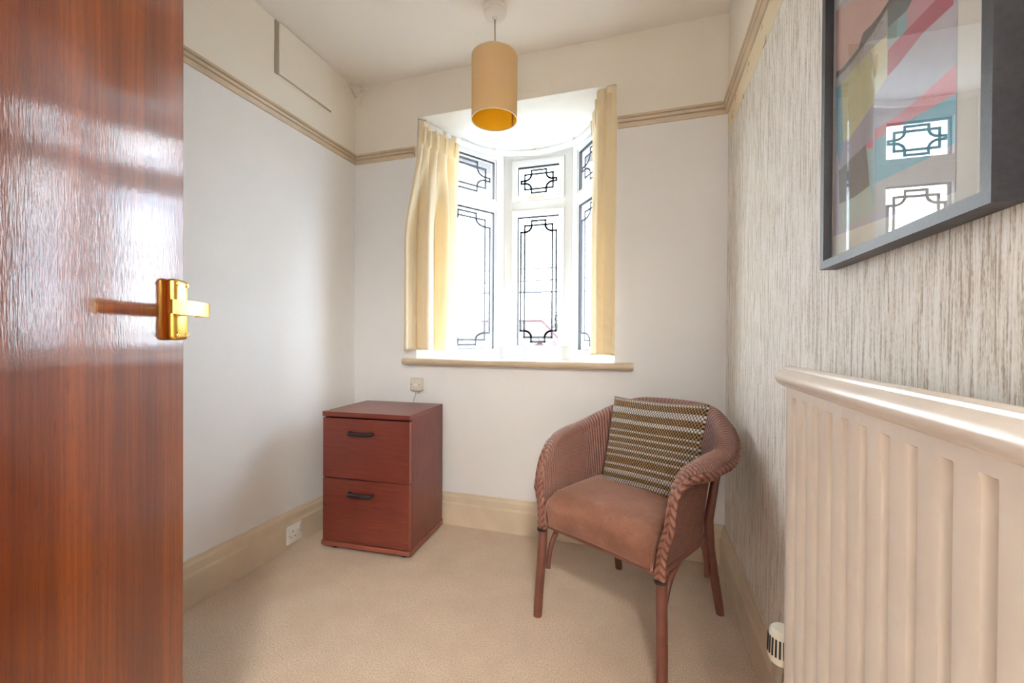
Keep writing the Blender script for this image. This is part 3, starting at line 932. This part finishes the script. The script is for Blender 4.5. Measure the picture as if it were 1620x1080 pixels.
# ================================================================== RADIATOR
rad = empty('radiator', (0.262, 0.95, 0), 0)
tag(rad, 'cream painted ribbed panel radiator on the papered wall', 'radiator')
PT = 0.0513; NRIB = 18; RZ0, RZ1 = 0.31, 0.912
YEND = -NRIB*PT-0.02
prof = [(0.022, 0.0), (0.002, -0.001), (0.0, -0.006)]
for k in range(NRIB):
    y = -0.012-k*PT
    prof += [(0.0, y-0.001), (0.0, y-0.0255), (0.0025, y-0.0280), (0.0185, y-0.0320), (0.0205, y-0.0345), (0.0205, y-0.0420), (0.0185, y-0.0445), (0.0025, y-0.0495), (0.0, y-0.0508)]
prof += [(0.0, YEND+0.006), (0.002, YEND+0.001), (0.022, YEND)]
def rad_panel():
    b = MB()
    zs = [(RZ0, 0.0), (RZ0+0.018, 0.0), (RZ0+0.030, 1.0), (RZ1-0.030, 1.0), (RZ1-0.020, 0.0), (RZ1, 0.0)]
    Gp = np.zeros((len(zs), len(prof), 3))
    for i, (z, k) in enumerate(zs):
        for j, (x, y) in enumerate(prof):
            xx = x*k if 1 < j < len(prof)-2 else x
            Gp[i, j] = (xx, y, z)
    b.grid(Gp)
    b.box(0.022, 0.030, YEND, 0.0, RZ0, RZ1)
    return b
rad_panel().build('panel', M['rad'], rad, smooth=True, auto=28)
# moulded capping rail
cp_ = [(0.0, RZ1-0.004), (-0.006, RZ1-0.001), (-0.012, RZ1+0.004), (-0.0155, RZ1+0.011), (-0.0150, RZ1+0.018), (-0.011, RZ1+0.0245), (-0.004, RZ1+0.0295), (-0.001, RZ1+0.0305), (0.000, RZ1+0.0345), (0.004, RZ1+0.0375), (0.009, RZ1+0.038), (0.040, RZ1+0.030), (0.040, RZ1-0.004)]
b = MB()
Gq = np.zeros((7, len(cp_), 3))
for i, (y, k) in enumerate([(0.022, 0.55), (0.0215, 0.72), (0.019, 0.88), (0.015, 0.97), (0.008, 1.0), (-0.3, 1.0), (YEND-0.02, 1.0)]):
    for j, (x, z) in enumerate(cp_):
        Gq[i, j] = (0.012+(x-0.012)*k, y, RZ1+0.015+(z-RZ1-0.015)*k)
b.grid(Gq)
b.f += [tuple(range(len(cp_))), tuple(6*len(cp_)+k for k in range(len(cp_)))]; b.mi += [0, 0]
b.build('capping_rail', M['rad'], rad, smooth=True, auto=35)
# thermostatic valve
vx, vy = 0.010, 0.040
v_ = MB().lathe([(0, 0.412), (0.018, 0.412), (0.0225, 0.408), (0.0245, 0.400), (0.0265, 0.352), (0.023, 0.345), (0, 0.345)], 28, (vx, vy, 0)).build('valve_head', M['plastic'], rad, smooth=True, auto=40)
for k in range(22):
    a = 2*PI*k/22
    ca, sa = math.cos(a), math.sin(a)
    MB().tube([(vx+ca*0.0243, vy+sa*0.0243, 0.397), (vx+ca*0.0258, vy+sa*0.0258, 0.362)], 0.0021, 6).build('vent_slot', M['dark'], v_)
MB().lathe([(0, 0.346), (0.019, 0.346), (0.019, 0.334), (0.016, 0.332), (0.016, 0.300), (0.011, 0.296), (0.011, 0.262), (0, 0.262)], 20, (vx, vy, 0)).build('valve_body', M['steel'], rad, smooth=True, auto=40)
MB().tube([(vx, vy, 0.282), (vx, -0.01, 0.335)], 0.009, 12).build('valve_tail', M['steel'], rad, smooth=True, auto=40)
MB().tube([(vx, vy, 0.27), (vx, vy, 0.0)], 0.0075, 12).build('pipe', M['rad'], rad, smooth=True, auto=40)
for yy in (-0.12, -0.75):
    MB().box(0.026, XR-0.262, yy-0.015, yy+0.015, 0.42, 0.80).build('wall_bracket', M['rad'], rad)

# ================================================================== PICTURE
PY0, PY1, PZ0, PZ1 = 0.527, 0.946, 1.132, 1.655      # near, far, bottom, top
XFR = XR-0.030
pic = empty('framed_picture', (XR, (PY0+PY1)/2, PZ0), 0)
tag(pic, 'framed abstract print in coloured shapes above the radiator', 'picture')
def loc(b):
    b.v = [(x-XR, y-(PY0+PY1)/2, z-PZ0) for x, y, z in b.v]; return b
FW = 0.015
def bar(p, q, pi_, qi):
    """mitred frame bar: outer edge p-q, inner edge pi_-qi in (y, z)"""
    vs = []
    for x in (XR-0.001, XFR+0.0015): vs += [(x, *p), (x, *q), (x, *qi), (x, *pi_)]
    ins = 0.0015
    cen = ((p[0]+q[0]+pi_[0]+qi[0])/4, (p[1]+q[1]+pi_[1]+qi[1])/4)
    for c_ in (p, q, qi, pi_):
        d = Vector((cen[0]-c_[0], cen[1]-c_[1])); d = d.normalized()*ins
        vs.append((XFR, c_[0]+(d.x if abs(p[0]-q[0]) < 1e-6 else 0), c_[1]+(d.y if abs(p[1]-q[1]) < 1e-6 else 0)))
    fs = [(0, 1, 2, 3)]
    for a in (0, 4):
        for k in range(4): fs.append((a+k, a+(k+1) % 4, a+4+(k+1) % 4, a+4+k))
    fs.append((8, 9, 10, 11))
    loc(MB().add(vs, fs)).build('frame_bar', M['frame'], pic)
oc = [(PY0, PZ0), (PY1, PZ0), (PY1, PZ1), (PY0, PZ1)]
ic = [(PY0+FW, PZ0+FW), (PY1-FW, PZ0+FW), (PY1-FW, PZ1-FW), (PY0+FW, PZ1-FW)]
for k in range(4): bar(oc[k], oc[(k+1) % 4], ic[k], ic[(k+1) % 4])
XG = XR-0.0195
loc(MB().box(XG, XG+0.0015, PY0+FW-0.003, PY1-FW+0.003, PZ0+FW-0.003, PZ1-FW+0.003)).build('picture_glass', M['picglass'], pic)
XP = XR-0.0165
loc(MB().box(XP, XR-0.002, PY0+FW-0.004, PY1-FW+0.004, PZ0+FW-0.004, PZ1-FW+0.004)).build('mount', M['mount'], pic)
# printed shapes, outlines in wall coordinates (y, z)
def s2l(c): return tuple(((v/255+0.055)/1.055)**2.4 if v > 10 else v/3294 for v in c)
def pmat(name, c, var=0.06, sc=40):
    return simple(name, s2l(c), 0.7, var=var, vscale=sc)
QY0, QY1, QZ0, QZ1 = 0.600, 0.922, 1.165, 1.600
shapes = [
 ('print_lavender', (186, 182, 200), [(0.600, 1.165), (0.922, 1.190), (0.922, 1.600), (0.600, 1.600)]),
 ('print_pink', (206, 160, 156), [(0.922, 1.600), (0.691, 1.496), (0.741, 1.484), (0.770, 1.483), (0.917, 1.483)]),
 ('print_black', (62, 62, 66), [(0.741, 1.486), (0.766, 1.483), (0.792, 1.485), (0.818, 1.491), (0.833, 1.477), (0.862, 1.478), (0.894, 1.480), (0.917, 1.488), (0.917, 1.476), (0.881, 1.469), (0.846, 1.468), (0.788, 1.470), (0.752, 1.470)]),
 ('print_stone', (172, 168, 176), [(0.917, 1.476), (0.881, 1.469), (0.846, 1.468), (0.788, 1.470), (0.747, 1.476), (0.747, 1.439), (0.797, 1.447), (0.896, 1.455), (0.917, 1.457)]),
 ('print_slate', (74, 92, 106), [(0.747, 1.480), (0.741, 1.486), (0.691, 1.496), (0.639, 1.453), (0.686, 1.443), (0.698, 1.438), (0.745, 1.447)]),
 ('print_sea_green', (118, 152, 152), [(0.745, 1.447), (0.719, 1.441), (0.722, 1.418), (0.745, 1.431)]),
 ('print_sky_blue', (128, 178, 192), [(0.719, 1.441), (0.698, 1.438), (0.698, 1.405), (0.722, 1.418)]),
 ('print_rose', (196, 140, 162), [(0.698, 1.438), (0.686, 1.443), (0.639, 1.453), (0.600, 1.408), (0.639, 1.407), (0.698, 1.410)]),
 ('print_crimson', (176, 70, 106), [(0.609, 1.427), (0.639, 1.407), (0.711, 1.413), (0.744, 1.415), (0.744, 1.378), (0.718, 1.378), (0.662, 1.384), (0.607, 1.378)]),
 ('print_yellow_cream', (222, 212, 176), [(0.747, 1.439), (0.744, 1.415), (0.744, 1.378), (0.777, 1.369), (0.779, 1.409), (0.788, 1.438), (0.795, 1.448)]),
 ('print_olive', (190, 190, 152), [(0.797, 1.447), (0.787, 1.423), (0.779, 1.409), (0.780, 1.360), (0.859, 1.342), (0.885, 1.346), (0.896, 1.455)]),
 ('print_teal', (84, 156, 178), [(0.917, 1.457), (0.896, 1.455), (0.885, 1.346), (0.900, 1.311), (0.911, 1.340)]),
 ('print_mauve', (150, 148, 176), [(0.780, 1.360), (0.783, 1.304), (0.894, 1.305), (0.900, 1.311), (0.885, 1.346), (0.859, 1.342)]),
 ('print_salmon', (216, 130, 145), [(0.601, 1.308), (0.600, 1.275), (0.660, 1.284), (0.716, 1.293), (0.777, 1.301), (0.777, 1.318), (0.717, 1.309), (0.661, 1.306)]),
 ('print_pale_blue', (118, 178, 200), [(0.600, 1.275), (0.600, 1.220), (0.647, 1.222), (0.776, 1.236), (0.777, 1.301), (0.716, 1.293), (0.660, 1.284)]),
 ('print_graphite', (92, 98, 118), [(0.902, 1.303), (0.804, 1.307), (0.791, 1.238), (0.840, 1.236), (0.898, 1.242)]),
 ('print_magenta', (205, 100, 150), [(0.804, 1.307), (0.781, 1.305), (0.782, 1.292), (0.800, 1.298)]),
 ('print_ice_blue', (140, 186, 200), [(0.800, 1.298), (0.782, 1.292), (0.776, 1.236), (0.775, 1.195), (0.791, 1.238)]),
 ('print_mist', (170, 190, 192), [(0.898, 1.242), (0.840, 1.236), (0.791, 1.238), (0.775, 1.195), (0.889, 1.190)]),
 ('print_warm_grey', (190, 184, 186), [(0.776, 1.236), (0.647, 1.222), (0.600, 1.220), (0.600, 1.165), (0.775, 1.188)]),
]
prm = MB(); mats = []
for k, (nm, c_, pl) in enumerate(shapes):
    mats.append(pmat(nm, c_))
    xx = XP-0.0002-0.00003*k
    vs = [(xx, s_, t_) for s_, t_ in pl]
    prm.add(vs, [tuple(range(len(vs)))], k)
pr_o = loc(prm).build('print', mats, pic)
# grey flecks on the stone band
fl = MB()
for k in range(60):
    y = random.uniform(0.757, 0.905); z = 1.452+random.uniform(0.004, 0.020)
    fl.add([(XP-0.0012, y, z), (XP-0.0012, y-0.0012, z+0.0035), (XP-0.0012, y-0.0022, z+0.003), (XP-0.0012, y-0.0012, z-0.0005)], [(0, 1, 2, 3)])
loc(fl).build('printed_flecks', pmat('print_fleck', (110, 108, 116)), pr_o)

# ================================================================== PENDANT LAMP
lamp = empty('pendant_lamp', (-0.642, 1.769, ZC), 0)
tag(lamp, 'cream drum shade pendant lamp hanging from the ceiling', 'pendant lamp')
MB().lathe([(0, 0), (0.052, 0), (0.052, -0.016), (0.048, -0.018), (0.048, -0.028), (0.034, -0.036), (0.012, -0.040), (0.010, -0.050), (0, -0.050)], 32).build('ceiling_rose', M['white'], lamp, smooth=True, auto=30)
SB, ST_ = 1.963-ZC, 2.236-ZC
MB().tube([(0, 0, -0.045), (0.001, 0, (ST_-0.045)/2), (0, 0, ST_-0.02)], 0.0036, 10).build('cord', simple('cream_flex', (0.55, 0.45, 0.33), 0.5), lamp, smooth=True)
RS = 0.1005
sh = MB().lathe([(RS, SB), (RS, ST_)], 64).build('lamp_shade', M['shade'], lamp, smooth=True)
MB().lathe([(RS-0.0015, SB+0.001), (RS-0.0015, ST_-0.001)], 64).build('shade_lining', M['lining'], sh, smooth=True)
for z in (SB, ST_):
    MB().lathe([(RS-0.0026, z-0.0016), (RS+0.0014, z-0.0016), (RS+0.0014, z+0.0022), (RS-0.0026, z+0.0022)], 64, close=True).build('rim', simple('pale_rim_tape', (0.80, 0.70, 0.48), 0.6), sh, smooth=True, auto=40)
# overlap seam of the lining, on the far right side
a0 = math.radians(52)
sv = MB(); Gs = np.zeros((5, 2, 3))
for i in range(5):
    a = a0+(i-2)*0.035
    for j, z in enumerate((SB+0.002, ST_-0.002)): Gs[i, j] = ((RS-0.003)*math.cos(a), (RS-0.003)*math.sin(a), z)
sv.grid(Gs).build('lining_seam', simple('lining_seam_amber', (0.55, 0.30, 0.05), 0.6), sh, smooth=True)
sp_ = MB().lathe([(0.015, ST_-0.032), (0.021, ST_-0.032), (0.021, ST_-0.026), (0.015, ST_-0.026)], 20, close=True)
for k in range(3):
    a = 2*PI*k/3+0.4
    sp_.tube([(0.02*math.cos(a), 0.02*math.sin(a), ST_-0.029), ((RS-0.003)*math.cos(a), (RS-0.003)*math.sin(a), ST_-0.003)], 0.0015, 6)
sp_.build('shade_spider', M['white'], lamp, smooth=True, auto=40)
MB().lathe([(0, ST_-0.015), (0.012, ST_-0.015), (0.017, ST_-0.03), (0.017, ST_-0.07), (0.013, ST_-0.075), (0, ST_-0.075)], 20).build('lampholder', M['white'], lamp, smooth=True, auto=40)

# ================================================================== CURTAINS AND TRACK
def bez(pts, n):
    """smooth curve through points (Catmull-Rom)"""
    P = [np.array(p, float) for p in pts]; P = [2*P[0]-P[1]]+P+[2*P[-1]-P[-2]]
    out = []
    seg = len(P)-3
    for i in range(n):
        t = i/(n-1)*seg; k = min(int(t), seg-1); t -= k
        a, b_, c_, d_ = P[k:k+4]
        out.append(0.5*((2*b_)+(-a+c_)*t+(2*a-5*b_+4*c_-d_)*t*t+(-a+3*b_-3*c_+d_)*t**3))
    return np.array(out)

TRK = [(-1.196, D+0.012), (-1.150, D+0.13), (-1.075, D+0.30), (-0.985, D+0.44), (-0.86, D+0.525), (-0.676, D+0.560), (-0.49, D+0.525), (-0.365, D+0.44), (-0.277, D+0.30), (-0.200, D+0.13), (-0.156, D+0.012)]
tc = bez(TRK, 90)
b = MB()
Gt = np.zeros((90, 6, 3))
tn = np.gradient(tc, axis=0); tn /= np.linalg.norm(tn, axis=1)[:, None]; nn = np.stack([-tn[:, 1], tn[:, 0]], 1)
for j, (o_, z) in enumerate([(-0.006, WZ1-0.012), (-0.008, WZ1-0.040), (0.008, WZ1-0.040), (0.006, WZ1-0.012), (-0.006, WZ1-0.012), (-0.006, WZ1-0.012)]):
    Gt[:, j, :2] = tc+nn*o_; Gt[:, j, 2] = z
trk = MB().grid(Gt).build('curtain_track', M['upvc'], None, smooth=True, auto=40)
tag(trk, 'white curved curtain track under the bay window soffit', 'curtain track')
for i in (3, 18, 31, 45, 58, 71, 86):
    x, y = tc[i]
    MB().bbox(x-0.010, x+0.010, y-0.012, y+0.012, WZ1-0.018, WZ1, 0.002).build('bracket', M['plastic'], trk)

def curtain(name, label, top, bot, npl, folds, amp, zt, zb, phase, flip):
    NU_, NV_ = 220, 90
    T = bez(top, NU_); B = bez(bot, NU_)
    Gc = np.zeros((NU_, NV_, 3))
    u = np.linspace(0, 1, NU_)
    for j in range(NV_):
        v = j/(NV_-1)
        k = ss(0.0, 0.55, np.array(v))
        C = T*(1-k)+B*k
        tg = np.gradient(C, axis=0); tg /= np.linalg.norm(tg, axis=1)[:, None]
        n_ = np.stack([-tg[:, 1], tg[:, 0]], 1)*flip
        a_top = 0.011*(1-ss(0.10, 0.30, np.array(v))) + 0.004
        pin = 1-0.75*np.exp(-((v-0.085)/0.035)**2)
        w1 = np.abs(np.sin(PI*npl*u+0.3))**0.8*2-1
        a_bot = amp*ss(0.06, 0.5, np.array(v))
        w2 = np.sin(2*PI*folds*u+phase+0.25*math.sin(v*3)) + 0.30*np.sin(2*PI*folds*2.1*u+1.3)
        off = w1*a_top*pin + w2*a_bot
        along = 0.007*np.sin(4*PI*folds*u+phase)*ss(0.2, 0.6, np.array(v))
        rip = 0.0012*np.sin(40*v*PI+17*u)*ss(0.35, 0.8, np.array(v))
        Gc[:, j, :2] = C + n_*(off+rip)[:, None] + tg*along[:, None]
        zt_u = zt - 0.006*np.abs(np.sin(PI*npl*u+0.3))
        Gc[:, j, 2] = zt_u + (zb + 0.004*np.sin(6*u) - zt_u)*v
    o = MB().grid(Gc).build(name, M['curtain'], None, smooth=True)
    s_ = o.modifiers.new('thickness', 'SOLIDIFY'); s_.thickness = 0.0014
    tag(o, label, 'curtain')
    # pinch pleats on the heading
    for q in range(npl):
        i = int((q+0.5)/npl*NU_)
        p = Gc[i, 4]; t = Gc[min(i+3, NU_-1), 4]-Gc[max(i-3, 0), 4]; t[2] = 0; t /= np.linalg.norm(t); nv = np.array([-t[1], t[0], 0])*flip
        pb = MB()
        for d in (-0.007, 0.0, 0.007):
            c0 = p+t*d
            Gp = np.zeros((9, 7, 3))
            for a in range(9):
                for c in range(7):
                    zz = -0.012-0.088*c/6
                    wd = 0.010*(1-0.75*(c/6)**1.5)
                    an = PI*a/8
                    Gp[a, c] = c0 + t*(0.0045*math.cos(an)) - nv*(-0.004-wd*math.sin(an)) * 1.0
                    Gp[a, c, 2] = p[2]+zz+0.03
            pb.grid(Gp)
        pb.build('pinch_pleat', M['curtain'], o, smooth=True)
    return o
ZCT, ZCB = WZ1-0.014, 0.932
curtain('curtain', 'cream pinch pleat curtain at the left of the bay, above the cabinet',
        [(-1.196, D-0.004), (-1.178, D+0.075), (-1.140, D+0.165), (-1.085, D+0.275)],
        [(-1.262, D-0.045), (-1.185, D-0.010), (-1.125, D+0.10), (-1.065, D+0.255)], 5, 2.6, 0.033, ZCT, ZCB, 0.4, -1)
curtain('curtain', 'cream pinch pleat curtain at the right of the bay, above the armchair',
        [(-0.140, D-0.012), (-0.215, D+0.010), (-0.235, D+0.12), (-0.285, D+0.28)],
        [(-0.128, D-0.018), (-0.222, D+0.005), (-0.250, D+0.11), (-0.285, D+0.25)], 4, 1.6, 0.013, ZCT+0.002, ZCB-0.012, 2.2, 1)

# ================================================================== SMALL THINGS
# pots and glass tray on the sill
def pot(x, y, r, h, label):
    prof = [(0, 0.004), (r*0.70, 0.0), (r*0.72, 0.0), (r*0.80, h*0.45), (r*0.97, h*0.95), (r, h), (r-0.003, h), (r*0.90, h*0.8), (r*0.74, h*0.4), (r*0.66, 0.006), (0, 0.006)]
    o = MB().lathe(prof, 36).build('flower_pot', M['pot'], None, smooth=True, auto=50)
    o.location = (x, y, WZ0-0.006)
    tag(o, label, 'flower pot', 'white pots on the window sill')
pot(-0.762, 2.250, 0.041, 0.078, 'small white ceramic pot, leftmost of three on the window sill')
pot(-0.620, 2.262, 0.045, 0.076, 'white ceramic pot in the middle of three on the window sill')
pot(-0.402, 2.235, 0.044, 0.082, 'white ceramic pot, rightmost of three on the window sill')
tr_ = MB().bbox(-0.860, -0.512, 2.135, 2.185, WZ0-0.0055, WZ0+0.004, 0.002).build('glass_tray', M['trayglass'])
tag(tr_, 'thin aqua glass strip lying in front of the pots on the sill', 'glass tray')

# telephone socket under the sill
ts = empty('telephone_socket', (-1.200, D, 0.745), 0)
tag(ts, 'small square white telephone socket on the wall above the cabinet', 'socket')
cv = MB().bbox(-0.034, 0.034, -0.030, 0.0, -0.034, 0.034, 0.004, 3).build('cover', M['plastic'], ts, smooth=True, auto=40)
for x in (-0.024, 0.024):
    MB().lathe([(0, -0.0308), (0.003, -0.0308), (0.003, -0.029)], 12, (x, 0, 0), axis='y').build('screw', M['steel'], cv)
MB().bbox(-0.012, 0.010, -0.0315, -0.029, -0.009, 0.004, 0.001).build('jack_flap', M['white'], cv)
MB().tube([(-0.004, -0.012, -0.033), (-0.010, -0.012, -0.055), (-0.022, -0.010, -0.085), (-0.026, -0.008, -0.12), (-0.026, -0.010, -0.30), (-0.02, -0.012, -0.55)], 0.0026, 8).build('cable', M['cable'], ts, smooth=True)
MB().tube([(0.006, -0.012, -0.033), (0.010, -0.010, -0.043), (0.004, -0.006, -0.052)], 0.0024, 8).build('cable_stub', M['cable'], ts, smooth=True)

# power socket on the skirting
ps = empty('power_socket', (XL+0.0225, 1.620, 0.068), PI/2)
tag(ps, 'white single power socket with rocker switch on the left skirting board', 'socket')
pl = MB().bbox(-0.043, 0.043, -0.010, 0.0, -0.043, 0.043, 0.003, 3).build('plate', M['white'], ps, smooth=True, auto=40)
MB().bbox(0.018, 0.030, -0.0140, -0.009, 0.010, 0.034, 0.002).build('rocker_switch', M['white'], pl)
MB().box(-0.0125, -0.0085, -0.0104, -0.009, 0.008, 0.016).build('earth_hole', M['dark'], pl)
for x in (-0.0225, 0.0015):
    MB().box(x-0.003, x+0.003, -0.0104, -0.009, -0.015, -0.011).build('pin_hole', M['dark'], pl)
for x in (-0.036, 0.036):
    MB().lathe([(0, -0.0106), (0.0028, -0.0106), (0.0028, -0.009)], 10, (x, 0, -0.002), axis='y').build('screw', M['steel'], pl)

# crumb of yellow leaf on the carpet
cl = MB()
for k in range(5):
    a = 2*PI*k/5+0.3; q = 0.010+0.005*(k % 2)
    cl.add([(0, 0, 0.004), (q*math.cos(a-0.3), q*math.sin(a-0.3), 0.002), (q*1.2*math.cos(a), q*1.2*math.sin(a), 0.006), (q*math.cos(a+0.3), q*math.sin(a+0.3), 0.003)], [(0, 1, 2, 3)])
lf = cl.build('leaf_scrap', simple('dry_yellow_leaf', (0.65, 0.42, 0.05), 0.7, var=0.2))
lf.location = (-0.755, 0.985, 0.0)
tag(lf, 'tiny scrap of yellow leaf on the carpet near the door', 'leaf')

# ================================================================== OUTSIDE
GZ = -2.75
gr = MB().box(-90, 70, 3.6, 160, GZ-0.2, GZ).build('ground', M['tarmac'])
struct(gr, 'grey street and gardens far below the window', 'ground')
hs_ = empty('bungalow', (-9.0, 23.0, GZ), 0)
tag(hs_, 'bungalow across the street with hipped terracotta roof', 'house')
def hl(b): b.v = [(x+9.0, y-23.0, z-GZ) for x, y, z in b.v]; return b
hl(MB().box(-15.5, -3.2, 20.3, 26.5, GZ, -0.35)).build('wall', M['render_wall'], hs_)
RX0, RX1, RYf, RYb, RZe, RZr = -16.0, -2.55, 19.9, 26.9, -0.40, 2.02
vs = [(RX0, RYf, RZe), (RX1, RYf, RZe), (RX1, RYb, RZe), (RX0, RYb, RZe), (RX0+2.9, 23.4, RZr), (RX1-3.0, 23.4, RZr)]
rf = hl(MB().add(vs, [(0, 1, 5, 4), (1, 2, 5), (2, 3, 4, 5), (3, 0, 4), (3, 2, 1, 0)])).build('roof', M['roof'], hs_)
hl(MB().tube([vs[4], vs[5]], 0.07, 8)).build('ridge_tiles', M['gable'], rf)
hl(MB().tube([vs[5], vs[1]], 0.06, 8)).build('hip_tiles', M['gable'], rf)
# small front gable
gx, gy, gz = -4.55, 18.6, 1.02
gb = hl(MB().prism([(gx-1.05, -0.35), (gx+1.05, -0.35), (gx, gz-0.08)], 'y', gy+0.1, 22.0)).build('gable', M['gable'], hs_)
hl(MB().box(gx-0.9, gx+0.9, gy+0.1, 20.4, GZ, -0.3)).build('porch_wall', M['render_wall'], hs_)
hl(MB().tube([(gx, gy, gz), (gx-1.25, gy, -0.40)], 0.055, 6).tube([(gx, gy, gz), (gx+1.25, gy, -0.40)], 0.055, 6)).build('barge_board', M['trimw'], gb)
for k in (-0.45, 0, 0.45):
    hl(MB().box(gx+k-0.03, gx+k+0.03, gy+0.02, gy+0.1, -0.35, 0.72-abs(k)*1.1)).build('gable_batten', M['trimw'], gb)
# tree beyond the roof
tr = empty('garden_tree', (-5.35, 29.0, GZ), 0)
tag(tr, 'leafy yellow green tree beyond the bungalow roof', 'tree')
MB().tube([(0, 0, 0), (0.05, 0, 2), (0, 0.1, 4.2)], [0.16, 0.13, 0.06], 10).build('trunk', M['bark'], tr, smooth=True)
lv = MB()
for k in range(2600):
    d = rng.normal(size=3); d /= np.linalg.norm(d); r_ = rng.uniform(0.35, 1)**0.5
    c_ = np.array([0, 0, 4.1]) + d*r_*np.array([1.35, 1.3, 1.25])*(1+0.25*math.sin(5*d[0]+3*d[2]))
    a = rng.normal(size=3); a /= np.linalg.norm(a); e_ = np.cross(a, rng.normal(size=3)); e_ /= np.linalg.norm(e_)
    sz = rng.uniform(0.05, 0.10)
    lv.add([c_-a*sz, c_+e_*sz*0.6, c_+a*sz, c_-e_*sz*0.6], [(0, 1, 2, 3)])
fo = lv.build('foliage', M['leafy'], tr); fo['kind'] = 'stuff'
# overhead wires between two poles
for px_, lab in ((-24.0, 'left'), (16.0, 'right')):
    po = empty('utility_pole', (px_, 12.0, GZ), 0)
    tag(po, 'timber utility pole at the %s end of the overhead wires' % lab, 'utility pole')
    MB().tube([(0, 0, 0), (0, 0, 6.5)], [0.13, 0.10], 12).build('shaft', M['pole'], po, smooth=True, auto=40)
    for z in (5.03, 5.93):
        MB().bbox(-0.05, 0.05, -0.45, 0.45, z-0.05, z+0.05, 0.01).build('cross_arm', M['pole'], po)
for y_, za, zb_, r_, lab in ((11.65, 3.06, 3.22, 0.020, 'topmost of the three thin overhead wires across the sky'), (12.35, 2.58, 3.20, 0.020, 'middle one of the three overhead wires across the sky'), (11.85, 2.66, 2.36, 0.030, 'lowest and thickest of the three overhead wires across the sky')):
    pts = []
    for i in range(25):
        t = i/24
        pts.append((-23.9+39.8*t, y_, za+(zb_-za)*t-0.16*4*t*(1-t)))
    w_ = MB().tube(pts, r_, 6).build('overhead_wire', M['wire'], None, smooth=True)
    tag(w_, lab, 'wire', 'overhead wires')

# ================================================================== ADDED FILL LAMP
def added_fill_lamp(loc_, drop, power, label):  # unseen globe, added to brighten the room through the doorway
    e = empty('added_fill_lamp', loc_, 0)
    tag(e, label, 'fill lamp')
    m, nt, bs = new_mat('fill_lamp_glow')
    bs.inputs['Base Color'].default_value = (0.9, 0.86, 0.78, 1)
    lk(nt, ramp(nt, noise(nt, coords(nt), 3), [(0.3, (1.0, 0.93, 0.82)), (0.7, (1.0, 0.94, 0.84))]), bs.inputs['Emission Color'])
    bs.inputs['Emission Strength'].default_value = power
    R_ = 0.13
    gp = [(0.001, -drop-R_)] + [(R_*math.sin(PI*k/16), -drop-R_*math.cos(PI*k/16)) for k in range(1, 16)] + [(0.02, -drop+R_)]
    MB().lathe(gp, 32).build('globe', m, e, smooth=True)
    MB().tube([(0, 0, -drop+R_-0.01), (0, 0, -0.01)], 0.012, 8).build('stem', M['brass'], e, smooth=True)
    MB().lathe([(0, 0), (0.05, 0), (0.045, -0.02), (0, -0.022)], 20).build('ceiling_rose', M['white'], e, smooth=True, auto=40)
added_fill_lamp((0.43, -0.95, ZC), 0.19, 114.0, 'added fill lamp, unseen opal globe close to the landing ceiling outside the doorway')
